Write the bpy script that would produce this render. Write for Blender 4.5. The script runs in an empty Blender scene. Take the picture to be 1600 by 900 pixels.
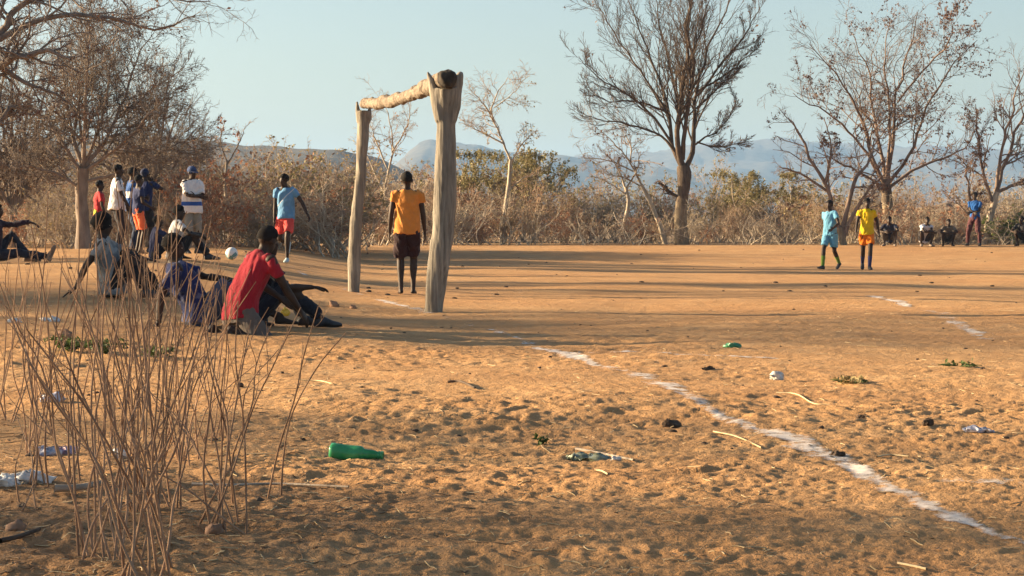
import bpy, math, random
import numpy as np
from mathutils import Vector, Matrix

random.seed(7)
RNG = np.random.default_rng(11)
scene = bpy.context.scene
COL = scene.collection
R = math.radians

# ------------------------------------------------------------------ camera
CAM_H = 1.0
FPX = 3422.0                      # focal length in photo pixels (1600 wide)
PITCH = math.atan(100.0 / FPX)    # horizon 100 px above the picture's middle
cam_data = bpy.data.cameras.new("camera")
cam_data.sensor_width = 36.0
cam_data.lens = 36.0 * FPX / 1600.0
cam_data.clip_start = 0.1
cam_data.clip_end = 20000.0
cam = bpy.data.objects.new("camera", cam_data)
COL.objects.link(cam)
cam.location = (0, 0, CAM_H)
cam.rotation_euler = (math.pi / 2 - PITCH, 0, 0)
scene.camera = cam

# ------------------------------------------------------------------ light
SUN_EL = R(14.0)
SUN_BACK = R(13.0)                # the sun stands to the left and a little beyond
sdir = Vector((-math.cos(SUN_BACK) * math.cos(SUN_EL), math.sin(SUN_BACK) * math.cos(SUN_EL), math.sin(SUN_EL)))
world = bpy.data.worlds.new("World")
scene.world = world
world.use_nodes = True
wn = world.node_tree
bg = wn.nodes["Background"]
sky = wn.nodes.new("ShaderNodeTexSky")
sky.sky_type = 'NISHITA'
sky.sun_disc = False
sky.sun_elevation = SUN_EL
sky.sun_rotation = math.atan2(sdir.x, sdir.y)
sky.altitude = 500
sky.air_density = 1.0
sky.dust_density = 2.4
sky.ozone_density = 1.0
wn.links.new(sky.outputs[0], bg.inputs[0])
bg.inputs[1].default_value = 0.0440
sun_data = bpy.data.lights.new("sun", 'SUN')
sun_data.energy = 5.0
sun_data.angle = R(0.9)
sun_data.color = (1.0, 0.75, 0.46)
sun = bpy.data.objects.new("sun", sun_data)
COL.objects.link(sun)
sun.rotation_euler = sdir.to_track_quat('Z', 'Y').to_euler()
scene.view_settings.view_transform = 'Standard'
scene.view_settings.look = 'None'
scene.view_settings.gamma = 1.0
scene.view_settings.exposure = 2.07
scene.view_settings.use_curve_mapping = False
scene.cycles.max_bounces = 6
scene.cycles.diffuse_bounces = 3
scene.cycles.volume_bounces = 0
scene.cycles.transparent_max_bounces = 16

# ------------------------------------------------------------------ numpy noise
def _hash(ix, iy, seed):
    n = (ix.astype(np.int64) * 374761393 + iy.astype(np.int64) * 668265263 + seed * 1442695041) & 0xFFFFFFFF
    n = ((n ^ (n >> 13)) * 1274126177) & 0xFFFFFFFF
    n = n ^ (n >> 16)
    return n / 4294967296.0

def vnoise(x, y, seed=0):
    ix = np.floor(x); iy = np.floor(y)
    fx = x - ix; fy = y - iy
    fx = fx * fx * fx * (fx * (fx * 6 - 15) + 10); fy = fy * fy * fy * (fy * (fy * 6 - 15) + 10)
    a = _hash(ix, iy, seed); b = _hash(ix + 1, iy, seed)
    c = _hash(ix, iy + 1, seed); d = _hash(ix + 1, iy + 1, seed)
    return (a + (b - a) * fx) * (1 - fy) + (c + (d - c) * fx) * fy - 0.5

def fbm(x, y, octs, seed=0, gain=0.5):
    s = np.zeros_like(x); a = 1.0
    for o in range(octs):
        s += a * vnoise(x * 2 ** o + 17.3 * o, y * 2 ** o - 9.1 * o, seed + o)
        a *= gain
    return s

def dimples(x, y, cell, seed):
    """oval dents with a soft raised rim, one per cell"""
    gx = x / cell; gy = y / cell
    ix = np.floor(gx); iy = np.floor(gy)
    out = np.zeros_like(x)
    for ox in (-1, 0, 1):
        for oy in (-1, 0, 1):
            cx = ix + ox; cy = iy + oy
            jx = cx + _hash(cx, cy, seed); jy = cy + _hash(cx, cy, seed + 1)
            a = _hash(cx, cy, seed + 2) * 6.283
            r = 0.22 + 0.30 * _hash(cx, cy, seed + 3)
            dx = gx - jx; dy = gy - jy
            u = (dx * np.cos(a) + dy * np.sin(a)) / (r * 1.45)
            v = (-dx * np.sin(a) + dy * np.cos(a)) / (r * 0.75)
            q = u * u + v * v
            out += (0.3 + _hash(cx, cy, seed + 4)) * (-np.exp(-q * 1.6) + 0.55 * np.exp(-(np.sqrt(q) - 1.35) ** 2 * 5))
    return out

def sstep(a, b, x):
    t = np.clip((x - a) / (b - a), 0, 1)
    return t * t * (3 - 2 * t)

def macro(x, y):
    x = np.asarray(x, float); y = np.asarray(y, float)
    sh = -0.06 * (y - 23)
    t = np.clip((x - (-1 + sh)) / -4.0, 0, 1); t = t * t * (3 - 2 * t)
    left = 0.40 * t * sstep(12, 34, y)
    far = 0.30 * sstep(56, 71, y)
    dip = -0.06 * sstep(38, 48, y) * (1 - sstep(54, 64, y)) * sstep(-2, 6, x)
    z = np.maximum(left, far) + dip
    z = z + 0.03 * fbm(x * 0.25, y * 0.25, 2, 91) * sstep(4, 12, y)
    return z

def micro(x, y):
    dist = np.hypot(x, y)
    soft = sstep(34, 15, dist)                                  # trampled loose sand close by
    soft = np.clip(soft * (0.75 + 1.3 * fbm(x * 0.35, y * 0.35, 2, 5)), 0.0, 1.25)
    pitch = sstep(0.2, 2.0, x - (-0.85 + (24.4 - y) * 0.215))   # right of the goal line: firmer
    soft *= 1 - 0.40 * pitch
    base = 0.30
    k = (base + (1 - base) * soft) * 0.86
    wx = x + 0.10 * fbm(x * 3, y * 3, 2, 3); wy = y + 0.10 * fbm(x * 3, y * 3, 2, 4)
    pa = np.clip(0.5 + 1.6 * fbm(x * 0.8 + 7, y * 0.8, 2, 66), 0.1, 1.3); pb = np.clip(0.6 + 1.5 * fbm(x * 1.1 - 4, y * 1.1, 2, 67), 0.1, 1.3)
    st = x + 0.25 * y                                              # feet drag mostly across the view
    z = 0.0095 * k * pa * dimples(wx, wy, 0.30, 20)
    z += 0.010 * k * fbm(st * 1.6, y * 5.0, 3, 68)
    z += 0.0072 * k * pb * dimples(wx, wy, 0.13, 40)
    z += 0.0045 * k * dimples(x, y, 0.065, 50) * sstep(20, 9, dist)
    z += 0.020 * k * fbm(x * 2.0, y * 2.0, 3, 60)
    rid = np.abs(fbm(x * 5, y * 5, 3, 65))
    z += 0.011 * k * (0.25 - rid)
    z += 0.0115 * k * fbm(x * 14, y * 14, 3, 70, 0.75)
    z += 0.05 * fbm(x * 0.5, y * 0.5, 2, 80) * sstep(100, 30, dist)
    fade = sstep(120, 70, dist)
    return z * fade

def gz(x, y):
    return float(macro(np.array([x]), np.array([y]))[0])

def gzf(x, y):
    """height of the finished ground, relief included"""
    a = np.array([float(x)]); b = np.array([float(y)])
    return float((macro(a, b) + micro(a, b))[0])

def P(px, py, d):
    """world point seen at photo pixel (px, py) at depth d"""
    u = (px - 800.0) / FPX; v = -(py - 450.0) / FPX
    f = np.array([0, math.cos(PITCH), -math.sin(PITCH)])
    up = np.array([0, math.sin(PITCH), math.cos(PITCH)])
    dr = f + u * np.array([1.0, 0, 0]) + v * up
    return np.array([0, 0, CAM_H]) + dr * (d / dr[1])

def hit(px, py):
    """where the ray of a photo pixel meets the ground"""
    lo, hi = 2.0, None
    d = 2.0
    while d < 400:
        p = P(px, py, d)
        if p[2] < gz(p[0], p[1]):
            hi = d; break
        lo = d; d *= 1.02
    if hi is None:
        p = P(px, py, 80); p[2] = gz(p[0], p[1]); return p
    for _ in range(30):
        m = (lo + hi) / 2
        p = P(px, py, m)
        if p[2] < gz(p[0], p[1]): hi = m
        else: lo = m
    return P(px, py, hi)

# ------------------------------------------------------------------ object helpers
def mesh_np(name, verts, faces, smooth=False):
    """faces: (n,3) or (n,4) integer array, or a list of such arrays"""
    me = bpy.data.meshes.new(name)
    verts = np.asarray(verts, np.float32).reshape(-1, 3)
    if not isinstance(faces, (list, tuple)): faces = [faces]
    faces = [np.asarray(f, np.int32) for f in faces if len(f)]
    me.vertices.add(len(verts)); me.vertices.foreach_set("co", verts.ravel())
    nl = sum(f.size for f in faces); nf = sum(len(f) for f in faces)
    me.loops.add(nl); me.polygons.add(nf)
    me.loops.foreach_set("vertex_index", np.concatenate([f.ravel() for f in faces]))
    tot = np.concatenate([np.full(len(f), f.shape[1], np.int32) for f in faces])
    st = np.concatenate([[0], np.cumsum(tot)[:-1]]).astype(np.int32)
    me.polygons.foreach_set("loop_start", st)
    me.polygons.foreach_set("loop_total", tot)
    if smooth: me.polygons.foreach_set("use_smooth", np.ones(nf, bool))
    me.update(calc_edges=True)
    return me

def link(name, me, mat=None, parent=None):
    o = bpy.data.objects.new(name, me)
    COL.objects.link(o)
    if mat is not None and me is not None and len(me.materials) == 0: me.materials.append(mat)
    if parent is not None: o.parent = parent
    return o

def empty(name, loc=(0, 0, 0), rz=0.0, s=1.0):
    o = bpy.data.objects.new(name, None)
    COL.objects.link(o)
    o.empty_display_size = 0.2
    o.location = Vector([float(c) for c in loc]); o.rotation_euler = (0, 0, rz); o.scale = (s, s, s)
    return o

def tag(o, label=None, cat=None, group=None, kind=None):
    if label: o["label"] = label
    if cat: o["category"] = cat
    if group: o["group"] = group
    if kind: o["kind"] = kind
    return o

# ------------------------------------------------------------------ materials
def new_mat(name):
    m = bpy.data.materials.new(name); m.use_nodes = True
    nt = m.node_tree
    return m, nt, nt.nodes["Principled BSDF"]

def ramp(nt, fac, stops):
    r = nt.nodes.new("ShaderNodeValToRGB")
    while len(r.color_ramp.elements) < len(stops): r.color_ramp.elements.new(0.5)
    for e, (p, c) in zip(r.color_ramp.elements, stops):
        e.position = p; e.color = (c[0], c[1], c[2], 1.0)
    nt.links.new(fac, r.inputs[0])
    return r.outputs[0]

def noise(nt, scale, detail=4, rough=0.55, vec=None, dist=0.0):
    n = nt.nodes.new("ShaderNodeTexNoise")
    n.inputs["Scale"].default_value = scale; n.inputs["Detail"].default_value = detail
    n.inputs["Roughness"].default_value = rough; n.inputs["Distortion"].default_value = dist
    if vec is not None: nt.links.new(vec, n.inputs["Vector"])
    return n.outputs["Fac"]

def coords(nt, which="Object", scale=(1, 1, 1)):
    t = nt.nodes.new("ShaderNodeTexCoord")
    mp = nt.nodes.new("ShaderNodeMapping"); mp.inputs["Scale"].default_value = scale
    nt.links.new(t.outputs[which], mp.inputs["Vector"])
    return mp.outputs[0]

def bump(nt, bsdf, height, strength=0.4, dist=0.01):
    b = nt.nodes.new("ShaderNodeBump")
    b.inputs["Strength"].default_value = strength; b.inputs["Distance"].default_value = dist
    nt.links.new(height, b.inputs["Height"]); nt.links.new(b.outputs[0], bsdf.inputs["Normal"])

def mix(nt, fac, a, b, mode='MIX'):
    m = nt.nodes.new("ShaderNodeMix"); m.data_type = 'RGBA'; m.blend_type = mode
    for s, v in ((m.inputs[0], fac), (m.inputs[6], a), (m.inputs[7], b)):
        if isinstance(v, (int, float)): s.default_value = v
        elif isinstance(v, tuple): s.default_value = (v[0], v[1], v[2], 1)
        else: nt.links.new(v, s)
    return m.outputs[2]

def math_n(nt, op, a, b=0.0):
    m = nt.nodes.new("ShaderNodeMath"); m.operation = op
    for s, v in zip(m.inputs, (a, b)):
        if isinstance(v, (int, float)): s.default_value = v
        else: nt.links.new(v, s)
    return m.outputs[0]

def simple_mat(name, c1, c2, scale=6.0, rough=0.85, bstr=0.0, bscale=40.0, spec=0.3, which="Object", stretch=(1, 1, 1), randomize=0.0):
    """two-tone noise material; c1 and c2 are the surface's own colours"""
    m, nt, b = new_mat(name)
    v = coords(nt, which, stretch)
    col = ramp(nt, noise(nt, scale, 5, 0.6, v), [(0.32, c1), (0.68, c2)])
    if randomize:
        oi = nt.nodes.new("ShaderNodeObjectInfo")
        hv = nt.nodes.new("ShaderNodeHueSaturation")
        mr = nt.nodes.new("ShaderNodeMapRange")
        mr.inputs[3].default_value = 1 - randomize; mr.inputs[4].default_value = 1 + randomize
        nt.links.new(oi.outputs["Random"], mr.inputs[0]); nt.links.new(mr.outputs[0], hv.inputs["Value"])
        nt.links.new(col, hv.inputs["Color"]); col = hv.outputs[0]
    nt.links.new(col, b.inputs["Base Color"])
    b.inputs["Roughness"].default_value = rough
    b.inputs["Specular IOR Level"].default_value = spec
    if bstr: bump(nt, b, noise(nt, bscale, 4, 0.6, v), bstr)
    return m
# ================================================================== GROUND
def ground_material():
    m, nt, b = new_mat("sand_ground")
    v = coords(nt, "Object")
    big = noise(nt, 0.22, 4, 0.6, v)
    mid = noise(nt, 2.0, 8, 0.68, v, 0.6)
    fine = ramp(nt, noise(nt, 17.0, 6, 0.75, v), [(0.36, (0, 0, 0)), (0.64, (1, 1, 1))])
    c = ramp(nt, mid, [(0.28, (0.38, 0.215, 0.095)), (0.5, (0.50, 0.295, 0.135)), (0.74, (0.62, 0.40, 0.205))])
    redder = mix(nt, math_n(nt, 'MULTIPLY', ramp(nt, big, [(0.40, (0, 0, 0)), (0.62, (1, 1, 1))]), 0.45), c, (0.48, 0.24, 0.095))
    # specks of dung, charcoal and leaf crumbs
    speck = noise(nt, 60.0, 2, 0.5, v)
    spot = ramp(nt, speck, [(0.69, (0, 0, 0)), (0.73, (1, 1, 1))])
    c2 = mix(nt, math_n(nt, 'MULTIPLY', spot, 0.55), redder, (0.10, 0.07, 0.045))
    pale = ramp(nt, noise(nt, 34.0, 3, 0.5, coords(nt, "Object", (1, 1, 1))), [(0.70, (0, 0, 0)), (0.75, (1, 1, 1))])
    c3 = mix(nt, math_n(nt, 'MULTIPLY', pale, 0.35), c2, (0.62, 0.50, 0.34))
    c4 = mix(nt, math_n(nt, 'MULTIPLY', fine, 0.36), c3, (0.33, 0.185, 0.085))
    far_speck = ramp(nt, noise(nt, 3.2, 3, 0.6, v), [(0.66, (0, 0, 0)), (0.71, (1, 1, 1))])
    c4 = mix(nt, math_n(nt, 'MULTIPLY', far_speck, 0.35), c4, (0.20, 0.115, 0.06))
    scuff = ramp(nt, noise(nt, 0.9, 9, 0.72, coords(nt, "Object", (0.55, 1, 1))), [(0.44, (0, 0, 0)), (0.60, (1, 1, 1))])
    c4 = mix(nt, math_n(nt, 'MULTIPLY', scuff, 0.33), c4, (0.30, 0.165, 0.08))
    # the leaf-littered earth beyond the pitch and under the bushes
    sep = nt.nodes.new("ShaderNodeSeparateXYZ")
    tc = nt.nodes.new("ShaderNodeTexCoord"); nt.links.new(tc.outputs["Object"], sep.inputs[0])
    edge = math_n(nt, 'ADD', sep.outputs[1], math_n(nt, 'MULTIPLY', math_n(nt, 'SUBTRACT', noise(nt, 0.5, 3, 0.6, v), 0.5), 9.0))
    mr = nt.nodes.new("ShaderNodeMapRange"); mr.inputs[1].default_value = 70; mr.inputs[2].default_value = 80
    nt.links.new(edge, mr.inputs[0])
    c5 = mix(nt, mr.outputs[0], c4, ramp(nt, noise(nt, 0.6, 6, 0.6, v), [(0.3, (0.20, 0.14, 0.085)), (0.7, (0.30, 0.22, 0.13))]))
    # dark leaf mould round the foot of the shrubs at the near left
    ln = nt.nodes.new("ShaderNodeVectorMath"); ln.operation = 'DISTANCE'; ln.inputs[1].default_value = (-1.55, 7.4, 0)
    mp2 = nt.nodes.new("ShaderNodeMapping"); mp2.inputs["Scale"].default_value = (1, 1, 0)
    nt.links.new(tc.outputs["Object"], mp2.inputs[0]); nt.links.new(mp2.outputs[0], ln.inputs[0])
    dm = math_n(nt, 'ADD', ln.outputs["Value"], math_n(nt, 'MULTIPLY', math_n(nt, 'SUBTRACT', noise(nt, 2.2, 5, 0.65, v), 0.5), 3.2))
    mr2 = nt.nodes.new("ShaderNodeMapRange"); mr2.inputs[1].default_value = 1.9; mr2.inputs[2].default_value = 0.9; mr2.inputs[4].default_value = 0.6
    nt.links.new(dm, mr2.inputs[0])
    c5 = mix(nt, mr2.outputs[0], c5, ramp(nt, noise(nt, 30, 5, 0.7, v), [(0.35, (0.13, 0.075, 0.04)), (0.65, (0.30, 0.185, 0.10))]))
    nt.links.new(c5, b.inputs["Base Color"])
    b.inputs["Roughness"].default_value = 0.95
    b.inputs["Specular IOR Level"].default_value = 0.12
    h = math_n(nt, 'ADD', math_n(nt, 'MULTIPLY', noise(nt, 18, 6, 0.65, v), 1.0), math_n(nt, 'MULTIPLY', noise(nt, 90, 4, 0.6, v), 0.35))
    bump(nt, b, h, 0.8, 0.03)
    return m

def build_ground():
    r = [0.25]
    while r[-1] < 4800:
        q = r[-1]
        k = 1.09 if q < 5.3 else 1.0029 if q < 30 else 1.0062 if q < 92 else 1.09
        r.append(q * k)
    r = np.array(r)
    fine = np.arange(-0.30, 0.3001, 0.00115)
    lft = -0.30 - np.cumsum(np.geomspace(0.003, 0.35, 26)); lft = lft[lft > -math.pi]
    rgt = -lft
    ang = np.concatenate([lft[::-1], fine, rgt])
    A, Rr = np.meshgrid(ang, r)
    X = Rr * np.sin(A); Y = Rr * np.cos(A)
    xf = X.ravel(); yf = Y.ravel()
    z = macro(xf, yf)
    near = np.hypot(xf, yf) < 121
    z[near] += micro(xf[near], yf[near])
    nr, nc = X.shape
    idx = np.arange(nr * nc).reshape(nr, nc)
    q = np.stack([idx[:-1, :-1], idx[:-1, 1:], idx[1:, 1:], idx[1:, :-1]], -1).reshape(-1, 4)
    wrap = np.stack([idx[:-1, -1], idx[:-1, 0], idx[1:, 0], idx[1:, -1]], -1)
    v = np.stack([xf, yf, z], -1)
    v = np.vstack([v, [[0, 0, gzf(0, 0.01)]]])
    c = len(v) - 1
    tri = np.stack([np.full(nc, c), np.roll(idx[0], -1), idx[0]], -1)
    me = mesh_np("ground", v, [q, wrap, tri], True)
    o = link("ground", me, ground_material())
    tag(o, "orange sandy ground, trampled and footprinted, with sparse dark litter", "ground", kind="structure")
    return o
GROUND = build_ground()

# ------------------------------------------------------------------ chalk lines
def chalk_material():
    m, nt, b = new_mat("chalk_powder")
    v = coords(nt, "Object")
    b.inputs["Base Color"].default_value = (0.74, 0.67, 0.60, 1)
    b.inputs["Roughness"].default_value = 0.95
    at = nt.nodes.new("ShaderNodeAttribute"); at.attribute_name = "cover"
    n1 = noise(nt, 14.0, 7, 0.75, v)
    n2 = noise(nt, 2.4, 3, 0.6, v)
    s = math_n(nt, 'ADD', math_n(nt, 'MULTIPLY', n1, 1.5), math_n(nt, 'MULTIPLY', n2, 1.5))
    s = math_n(nt, 'ADD', s, math_n(nt, 'SUBTRACT', at.outputs["Fac"], 1.95))
    mr = nt.nodes.new("ShaderNodeMapRange"); mr.inputs[1].default_value = 0.32; mr.inputs[2].default_value = 0.68
    mr.inputs[4].default_value = 0.85
    nt.links.new(s, mr.inputs[0]); nt.links.new(mr.outputs[0], b.inputs["Alpha"])
    return m
CHALK = chalk_material()

def chalk_line(name, pts, width, cover, label):
    """a powder strip that follows the ground relief"""
    P3 = np.array([hit(*p)[:2] for p in pts])
    seg = np.concatenate([[0], np.cumsum(np.hypot(*np.diff(P3, axis=0).T))])
    n = int(seg[-1] / 0.02) + 2; n = min(n, 2200)
    t = np.linspace(0, seg[-1], n)
    cx = np.interp(t, seg, P3[:, 0]); cy = np.interp(t, seg, P3[:, 1])
    cx = cx + 0.05 * fbm(t * 0.9, t * 0, 3, 31); cy = cy + 0.05 * fbm(t * 0.9, t * 0 + 5, 3, 33)
    tx = np.gradient(cx); ty = np.gradient(cy); L = np.hypot(tx, ty); tx /= L; ty /= L
    K = 11
    w = np.linspace(-1, 1, K)
    W = width * (0.75 + 0.7 * fbm(t * 1.3, t * 0 + 9, 3, 35))
    X = cx[:, None] - ty[:, None] * w * W[:, None]; Y = cy[:, None] + tx[:, None] * w * W[:, None]
    Z = (macro(X.ravel(), Y.ravel()) + micro(X.ravel(), Y.ravel())) + 0.005
    thin_ = np.interp(cy, [0, 14, 20, 30], [0, 0, -.10, -.16])[:, None] + .35 * fbm(t * .55, t * 0 + 3, 2, 44)[:, None]
    cov = ((cover + thin_) * (1 - 0.75 * np.abs(w[None, :]) ** 2) * np.ones((n, 1))).ravel()
    idx = np.arange(n * K).reshape(n, K)
    q = np.stack([idx[:-1, :-1], idx[1:, :-1], idx[1:, 1:], idx[:-1, 1:]], -1).reshape(-1, 4)
    me = mesh_np(name, np.stack([X.ravel(), Y.ravel(), Z], -1), q, True)
    at = me.attributes.new("cover", 'FLOAT', 'POINT'); at.data.foreach_set("value", cov.astype(np.float32))
    o = link(name, me, CHALK)
    tag(o, label, "chalk line", kind="structure")
    return o
chalk_line("goal_line", [(455, 418), (500, 438), (553, 460), (680, 492), (790, 520), (890, 553), (1000, 592), (1110, 640), (1200, 676), (1290, 722), (1370, 762), (1440, 792), (1510, 836), (1640, 868)], 0.15, 0.94,
           "white chalk goal line running past both goal posts to the lower right")
chalk_line("field_line", [(1415, 763), (1480, 766), (1540, 768), (1640, 772)], 0.15, 0.88, "faded grey chalk line meeting the goal line at the lower right")
chalk_line("field_line", [(1360, 466), (1400, 473), (1445, 484), (1490, 498), (1535, 527)], 0.18, 1.08, "short curved white chalk mark on the far right of the pitch")
chalk_line("field_line", [(900, 545), (1000, 548), (1100, 556), (1210, 560)], 0.15, 0.86, "faint whitish chalk streak beside the goal line in the tree shade")

# ------------------------------------------------------------------ hills
def hill(name, ridge, d, label, depth=500, seed=0, rough=6.0, c=((0.05, 0.045, 0.032), (0.12, 0.10, 0.068))):
    """a range of hills whose skyline follows the given photo pixels, with body in depth"""
    xs = np.array([p[0] for p in ridge], float); ys = np.array([p[1] for p in ridge], float)
    n = 260
    px = np.linspace(xs[0], xs[-1], n)
    py = np.interp(px, xs, ys)
    k = np.hanning(9); k /= k.sum()
    pad = np.pad(py, 4, mode='edge'); py = np.convolve(pad, k, 'valid')
    X = (px - 800) / FPX * d
    H = CAM_H + (350 - py) / FPX * d
    m = 40
    t = np.linspace(-1, 1, m)
    prof = np.cos(t * math.pi / 2) ** 1.3
    V = np.zeros((m, n, 3))
    for i in range(m):
        V[i, :, 0] = X * (1 + 0.0 * t[i])
        V[i, :, 1] = d + t[i] * depth
        rel = fbm(X * 0.004 + seed, np.full(n, t[i] * 3.0), 5, seed + 3)
        V[i, :, 2] = (H) * prof[i] * (1 + (0.5 * rel) * (1 - prof[i] ** 6)) + rough * fbm(X * 0.03, np.full(n, t[i] * 25.0), 4, seed + 9) * prof[i] - 0.3 * (1 - prof[i])
    idx = np.arange(m * n).reshape(m, n)
    q = np.stack([idx[:-1, :-1], idx[:-1, 1:], idx[1:, 1:], idx[1:, :-1]], -1).reshape(-1, 4)
    me = mesh_np(name, V.reshape(-1, 3), q, True)
    mt = simple_mat(name + "_scrub", c[0], c[1], 0.05, 0.95, 0.8, 0.12)
    o = link(name, me, mt)
    tag(o, label, "hill", kind="structure")
    return o
hill("near_hill", [(-900, 330), (-300, 262), (-60, 232), (100, 222), (260, 222), (330, 226), (400, 232), (470, 236), (540, 238), (600, 252), (680, 290), (760, 335), (820, 352)], 950,
     "low wooded grey-brown ridge behind the left bushes", 330, 4, 2.5)
hill("peaked_hill", [(560, 350), (610, 270), (640, 240), (656, 227), (672, 222), (690, 224), (715, 222), (742, 226), (772, 236), (810, 242), (850, 240), (890, 246), (930, 258), (980, 262), (1040, 268), (1120, 285), (1240, 320), (1330, 352)], 3000,
     "blue rounded hill seen between the goal posts", 700, 12, 6.0)
hill("far_range", [(640, 352), (760, 290), (850, 252), (960, 244), (1040, 236), (1090, 226), (1150, 222), (1220, 218), (1290, 222), (1360, 228), (1450, 232), (1560, 238), (1700, 246), (2000, 280), (2500, 345)], 3900,
     "pale blue hill range far behind the trees on the right", 700, 23, 8.0)

# ------------------------------------------------------------------ haze
def haze():
    x = 5200.0
    z0, z1 = -1.6, 175.0
    v = [(sx * x, sy * x, z) for z in (z0, z1) for sx, sy in ((-1, -1), (1, -1), (1, 1), (-1, 1))]
    f = [(0, 3, 2, 1), (4, 5, 6, 7), (0, 1, 5, 4), (1, 2, 6, 5), (2, 3, 7, 6), (3, 0, 4, 7)]
    me = mesh_np("haze", v, np.array(f))
    m = bpy.data.materials.new("haze_air"); m.use_nodes = True
    nt = m.node_tree; nt.nodes.clear()
    out = nt.nodes.new("ShaderNodeOutputMaterial"); pv = nt.nodes.new("ShaderNodeVolumePrincipled")
    pv.inputs["Color"].default_value = (0.36, 0.60, 0.98, 1)
    pv.inputs["Density"].default_value = 0.00020
    pv.inputs["Anisotropy"].default_value = 0.2
    nt.links.new(pv.outputs[0], out.inputs["Volume"])
    o = link("haze", me, m)
    tag(o, "thin pale dusty haze over the plain and hills", "haze", kind="stuff")
HAZE = True
if HAZE: haze()
# ================================================================== TREES AND BUSHES
def tubes(lines, sides):
    """lines: list of (pts (B,n,3), rad (B,n)); returns verts, quads"""
    VV, FF, off = [], [], 0
    for pts, rad in lines:
        B, n, _ = pts.shape
        if B == 0: continue
        t = np.gradient(pts, axis=1)
        t /= np.linalg.norm(t, axis=2, keepdims=True) + 1e-9
        ref = np.where(np.abs(t[:, :1, 2:3]) > 0.8, np.array([[[1.0, 0, 0]]]), np.array([[[0, 0, 1.0]]]))
        u = np.cross(t, np.broadcast_to(ref, t.shape)); u /= np.linalg.norm(u, axis=2, keepdims=True) + 1e-9
        w = np.cross(t, u)
        a = np.arange(sides) * 2 * math.pi / sides
        ring = u[:, :, None, :] * np.cos(a)[None, None, :, None] + w[:, :, None, :] * np.sin(a)[None, None, :, None]
        v = pts[:, :, None, :] + ring * rad[:, :, None, None]
        idx = off + np.arange(B * n * sides).reshape(B, n, sides)
        nx = np.roll(idx, -1, axis=2)
        q = np.stack([idx[:, :-1], nx[:, :-1], nx[:, 1:], idx[:, 1:]], -1).reshape(-1, 4)
        VV.append(v.reshape(-1, 3)); FF.append(q); off += B * n * sides
    if not VV: return np.zeros((0, 3)), np.zeros((0, 4), int)
    return np.concatenate(VV), np.concatenate(FF)

def grow(par, k, trange, ang, lratio, n, rng, up=0.1, wig=0.18, rfac=0.6, tip=0.35, rmin=0.003, minlen=0.0):
    """children of every parent polyline: par = (pts, rad)"""
    pts, rad = par
    B, m, _ = pts.shape
    if B == 0: return (np.zeros((0, n, 3)), np.zeros((0, n)))
    plen = np.linalg.norm(np.diff(pts, axis=1), axis=2).sum(1)
    t = rng.uniform(trange[0], trange[1], (B, k))
    # spread along the parent
    t = trange[0] + (trange[1] - trange[0]) * (np.arange(k)[None, :] + rng.uniform(0, 1, (B, k))) / k
    f = np.clip(t, 0, 0.999) * (m - 1); i0 = f.astype(int); fr = (f - i0)[..., None]
    bi = np.arange(B)[:, None]
    base = pts[bi, i0] * (1 - fr) + pts[bi, i0 + 1] * fr
    tan = pts[bi, i0 + 1] - pts[bi, i0]
    tan /= np.linalg.norm(tan, axis=2, keepdims=True) + 1e-9
    r0 = rad[bi, i0] * (1 - fr[..., 0]) + rad[bi, i0 + 1] * fr[..., 0]
    rnd = rng.normal(size=(B, k, 3))
    side = np.cross(tan, rnd); side /= np.linalg.norm(side, axis=2, keepdims=True) + 1e-9
    a = np.radians(rng.uniform(ang[0], ang[1], (B, k, 1)))
    d = tan * np.cos(a) + side * np.sin(a)
    ln = plen[:, None] * lratio * rng.uniform(0.55, 1.25, (B, k)) * (1.15 - 0.55 * t)
    ln = np.maximum(ln, minlen)
    base = base.reshape(-1, 3); d = d.reshape(-1, 3); ln = ln.reshape(-1); r0 = r0.reshape(-1)
    N = len(ln)
    out = np.zeros((N, n, 3)); out[:, 0] = base
    step = (ln / (n - 1))[:, None]
    for i in range(1, n):
        d = d + rng.normal(size=(N, 3)) * wig + np.array([0, 0, up])
        d /= np.linalg.norm(d, axis=1, keepdims=True)
        out[:, i] = out[:, i - 1] + d * step
    rr = np.maximum(r0 * rfac, rmin)[:, None] * np.linspace(1, tip, n)[None, :]
    return (out, np.maximum(rr, rmin * 0.7))

def smooth_line(pts, n):
    """Catmull-Rom resampling of control points (k,4): x y z r"""
    p = np.asarray(pts, float)
    p = np.vstack([2 * p[0] - p[1], p, 2 * p[-1] - p[-2]])
    k = len(p) - 3
    out = []
    for s in np.linspace(0, k - 1e-6, n):
        i = int(s); t = s - i
        a, b, c, d = p[i], p[i + 1], p[i + 2], p[i + 3]
        out.append(0.5 * ((2 * b) + (-a + c) * t + (2 * a - 5 * b + 4 * c - d) * t * t + (-a + 3 * b - 3 * c + d) * t ** 3))
    out = np.array(out); out[:, 3] = np.maximum(out[:, 3], 0.004)
    return out

def leaf_quads(pos, size, rng, aspect=0.55, droop=0.3):
    """bent diamond leaves (2 triangles each)"""
    n = len(pos)
    d = rng.normal(size=(n, 3)); d[:, 2] -= droop; d /= np.linalg.norm(d, axis=1, keepdims=True)
    s = np.cross(d, rng.normal(size=(n, 3))); s /= np.linalg.norm(s, axis=1, keepdims=True) + 1e-9
    nn = np.cross(d, s)
    L = size * rng.uniform(0.6, 1.3, (n, 1))
    v = np.stack([pos, pos + d * L * 0.5 + s * L * aspect * 0.5 + nn * L * 0.12, pos + d * L, pos + d * L * 0.5 - s * L * aspect * 0.5 + nn * L * 0.12], 1)
    i = np.arange(n)[:, None] * 4
    f = np.concatenate([i + np.array([[0, 1, 2]]), i + np.array([[0, 2, 3]])])
    return v.reshape(-1, 3), f

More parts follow.
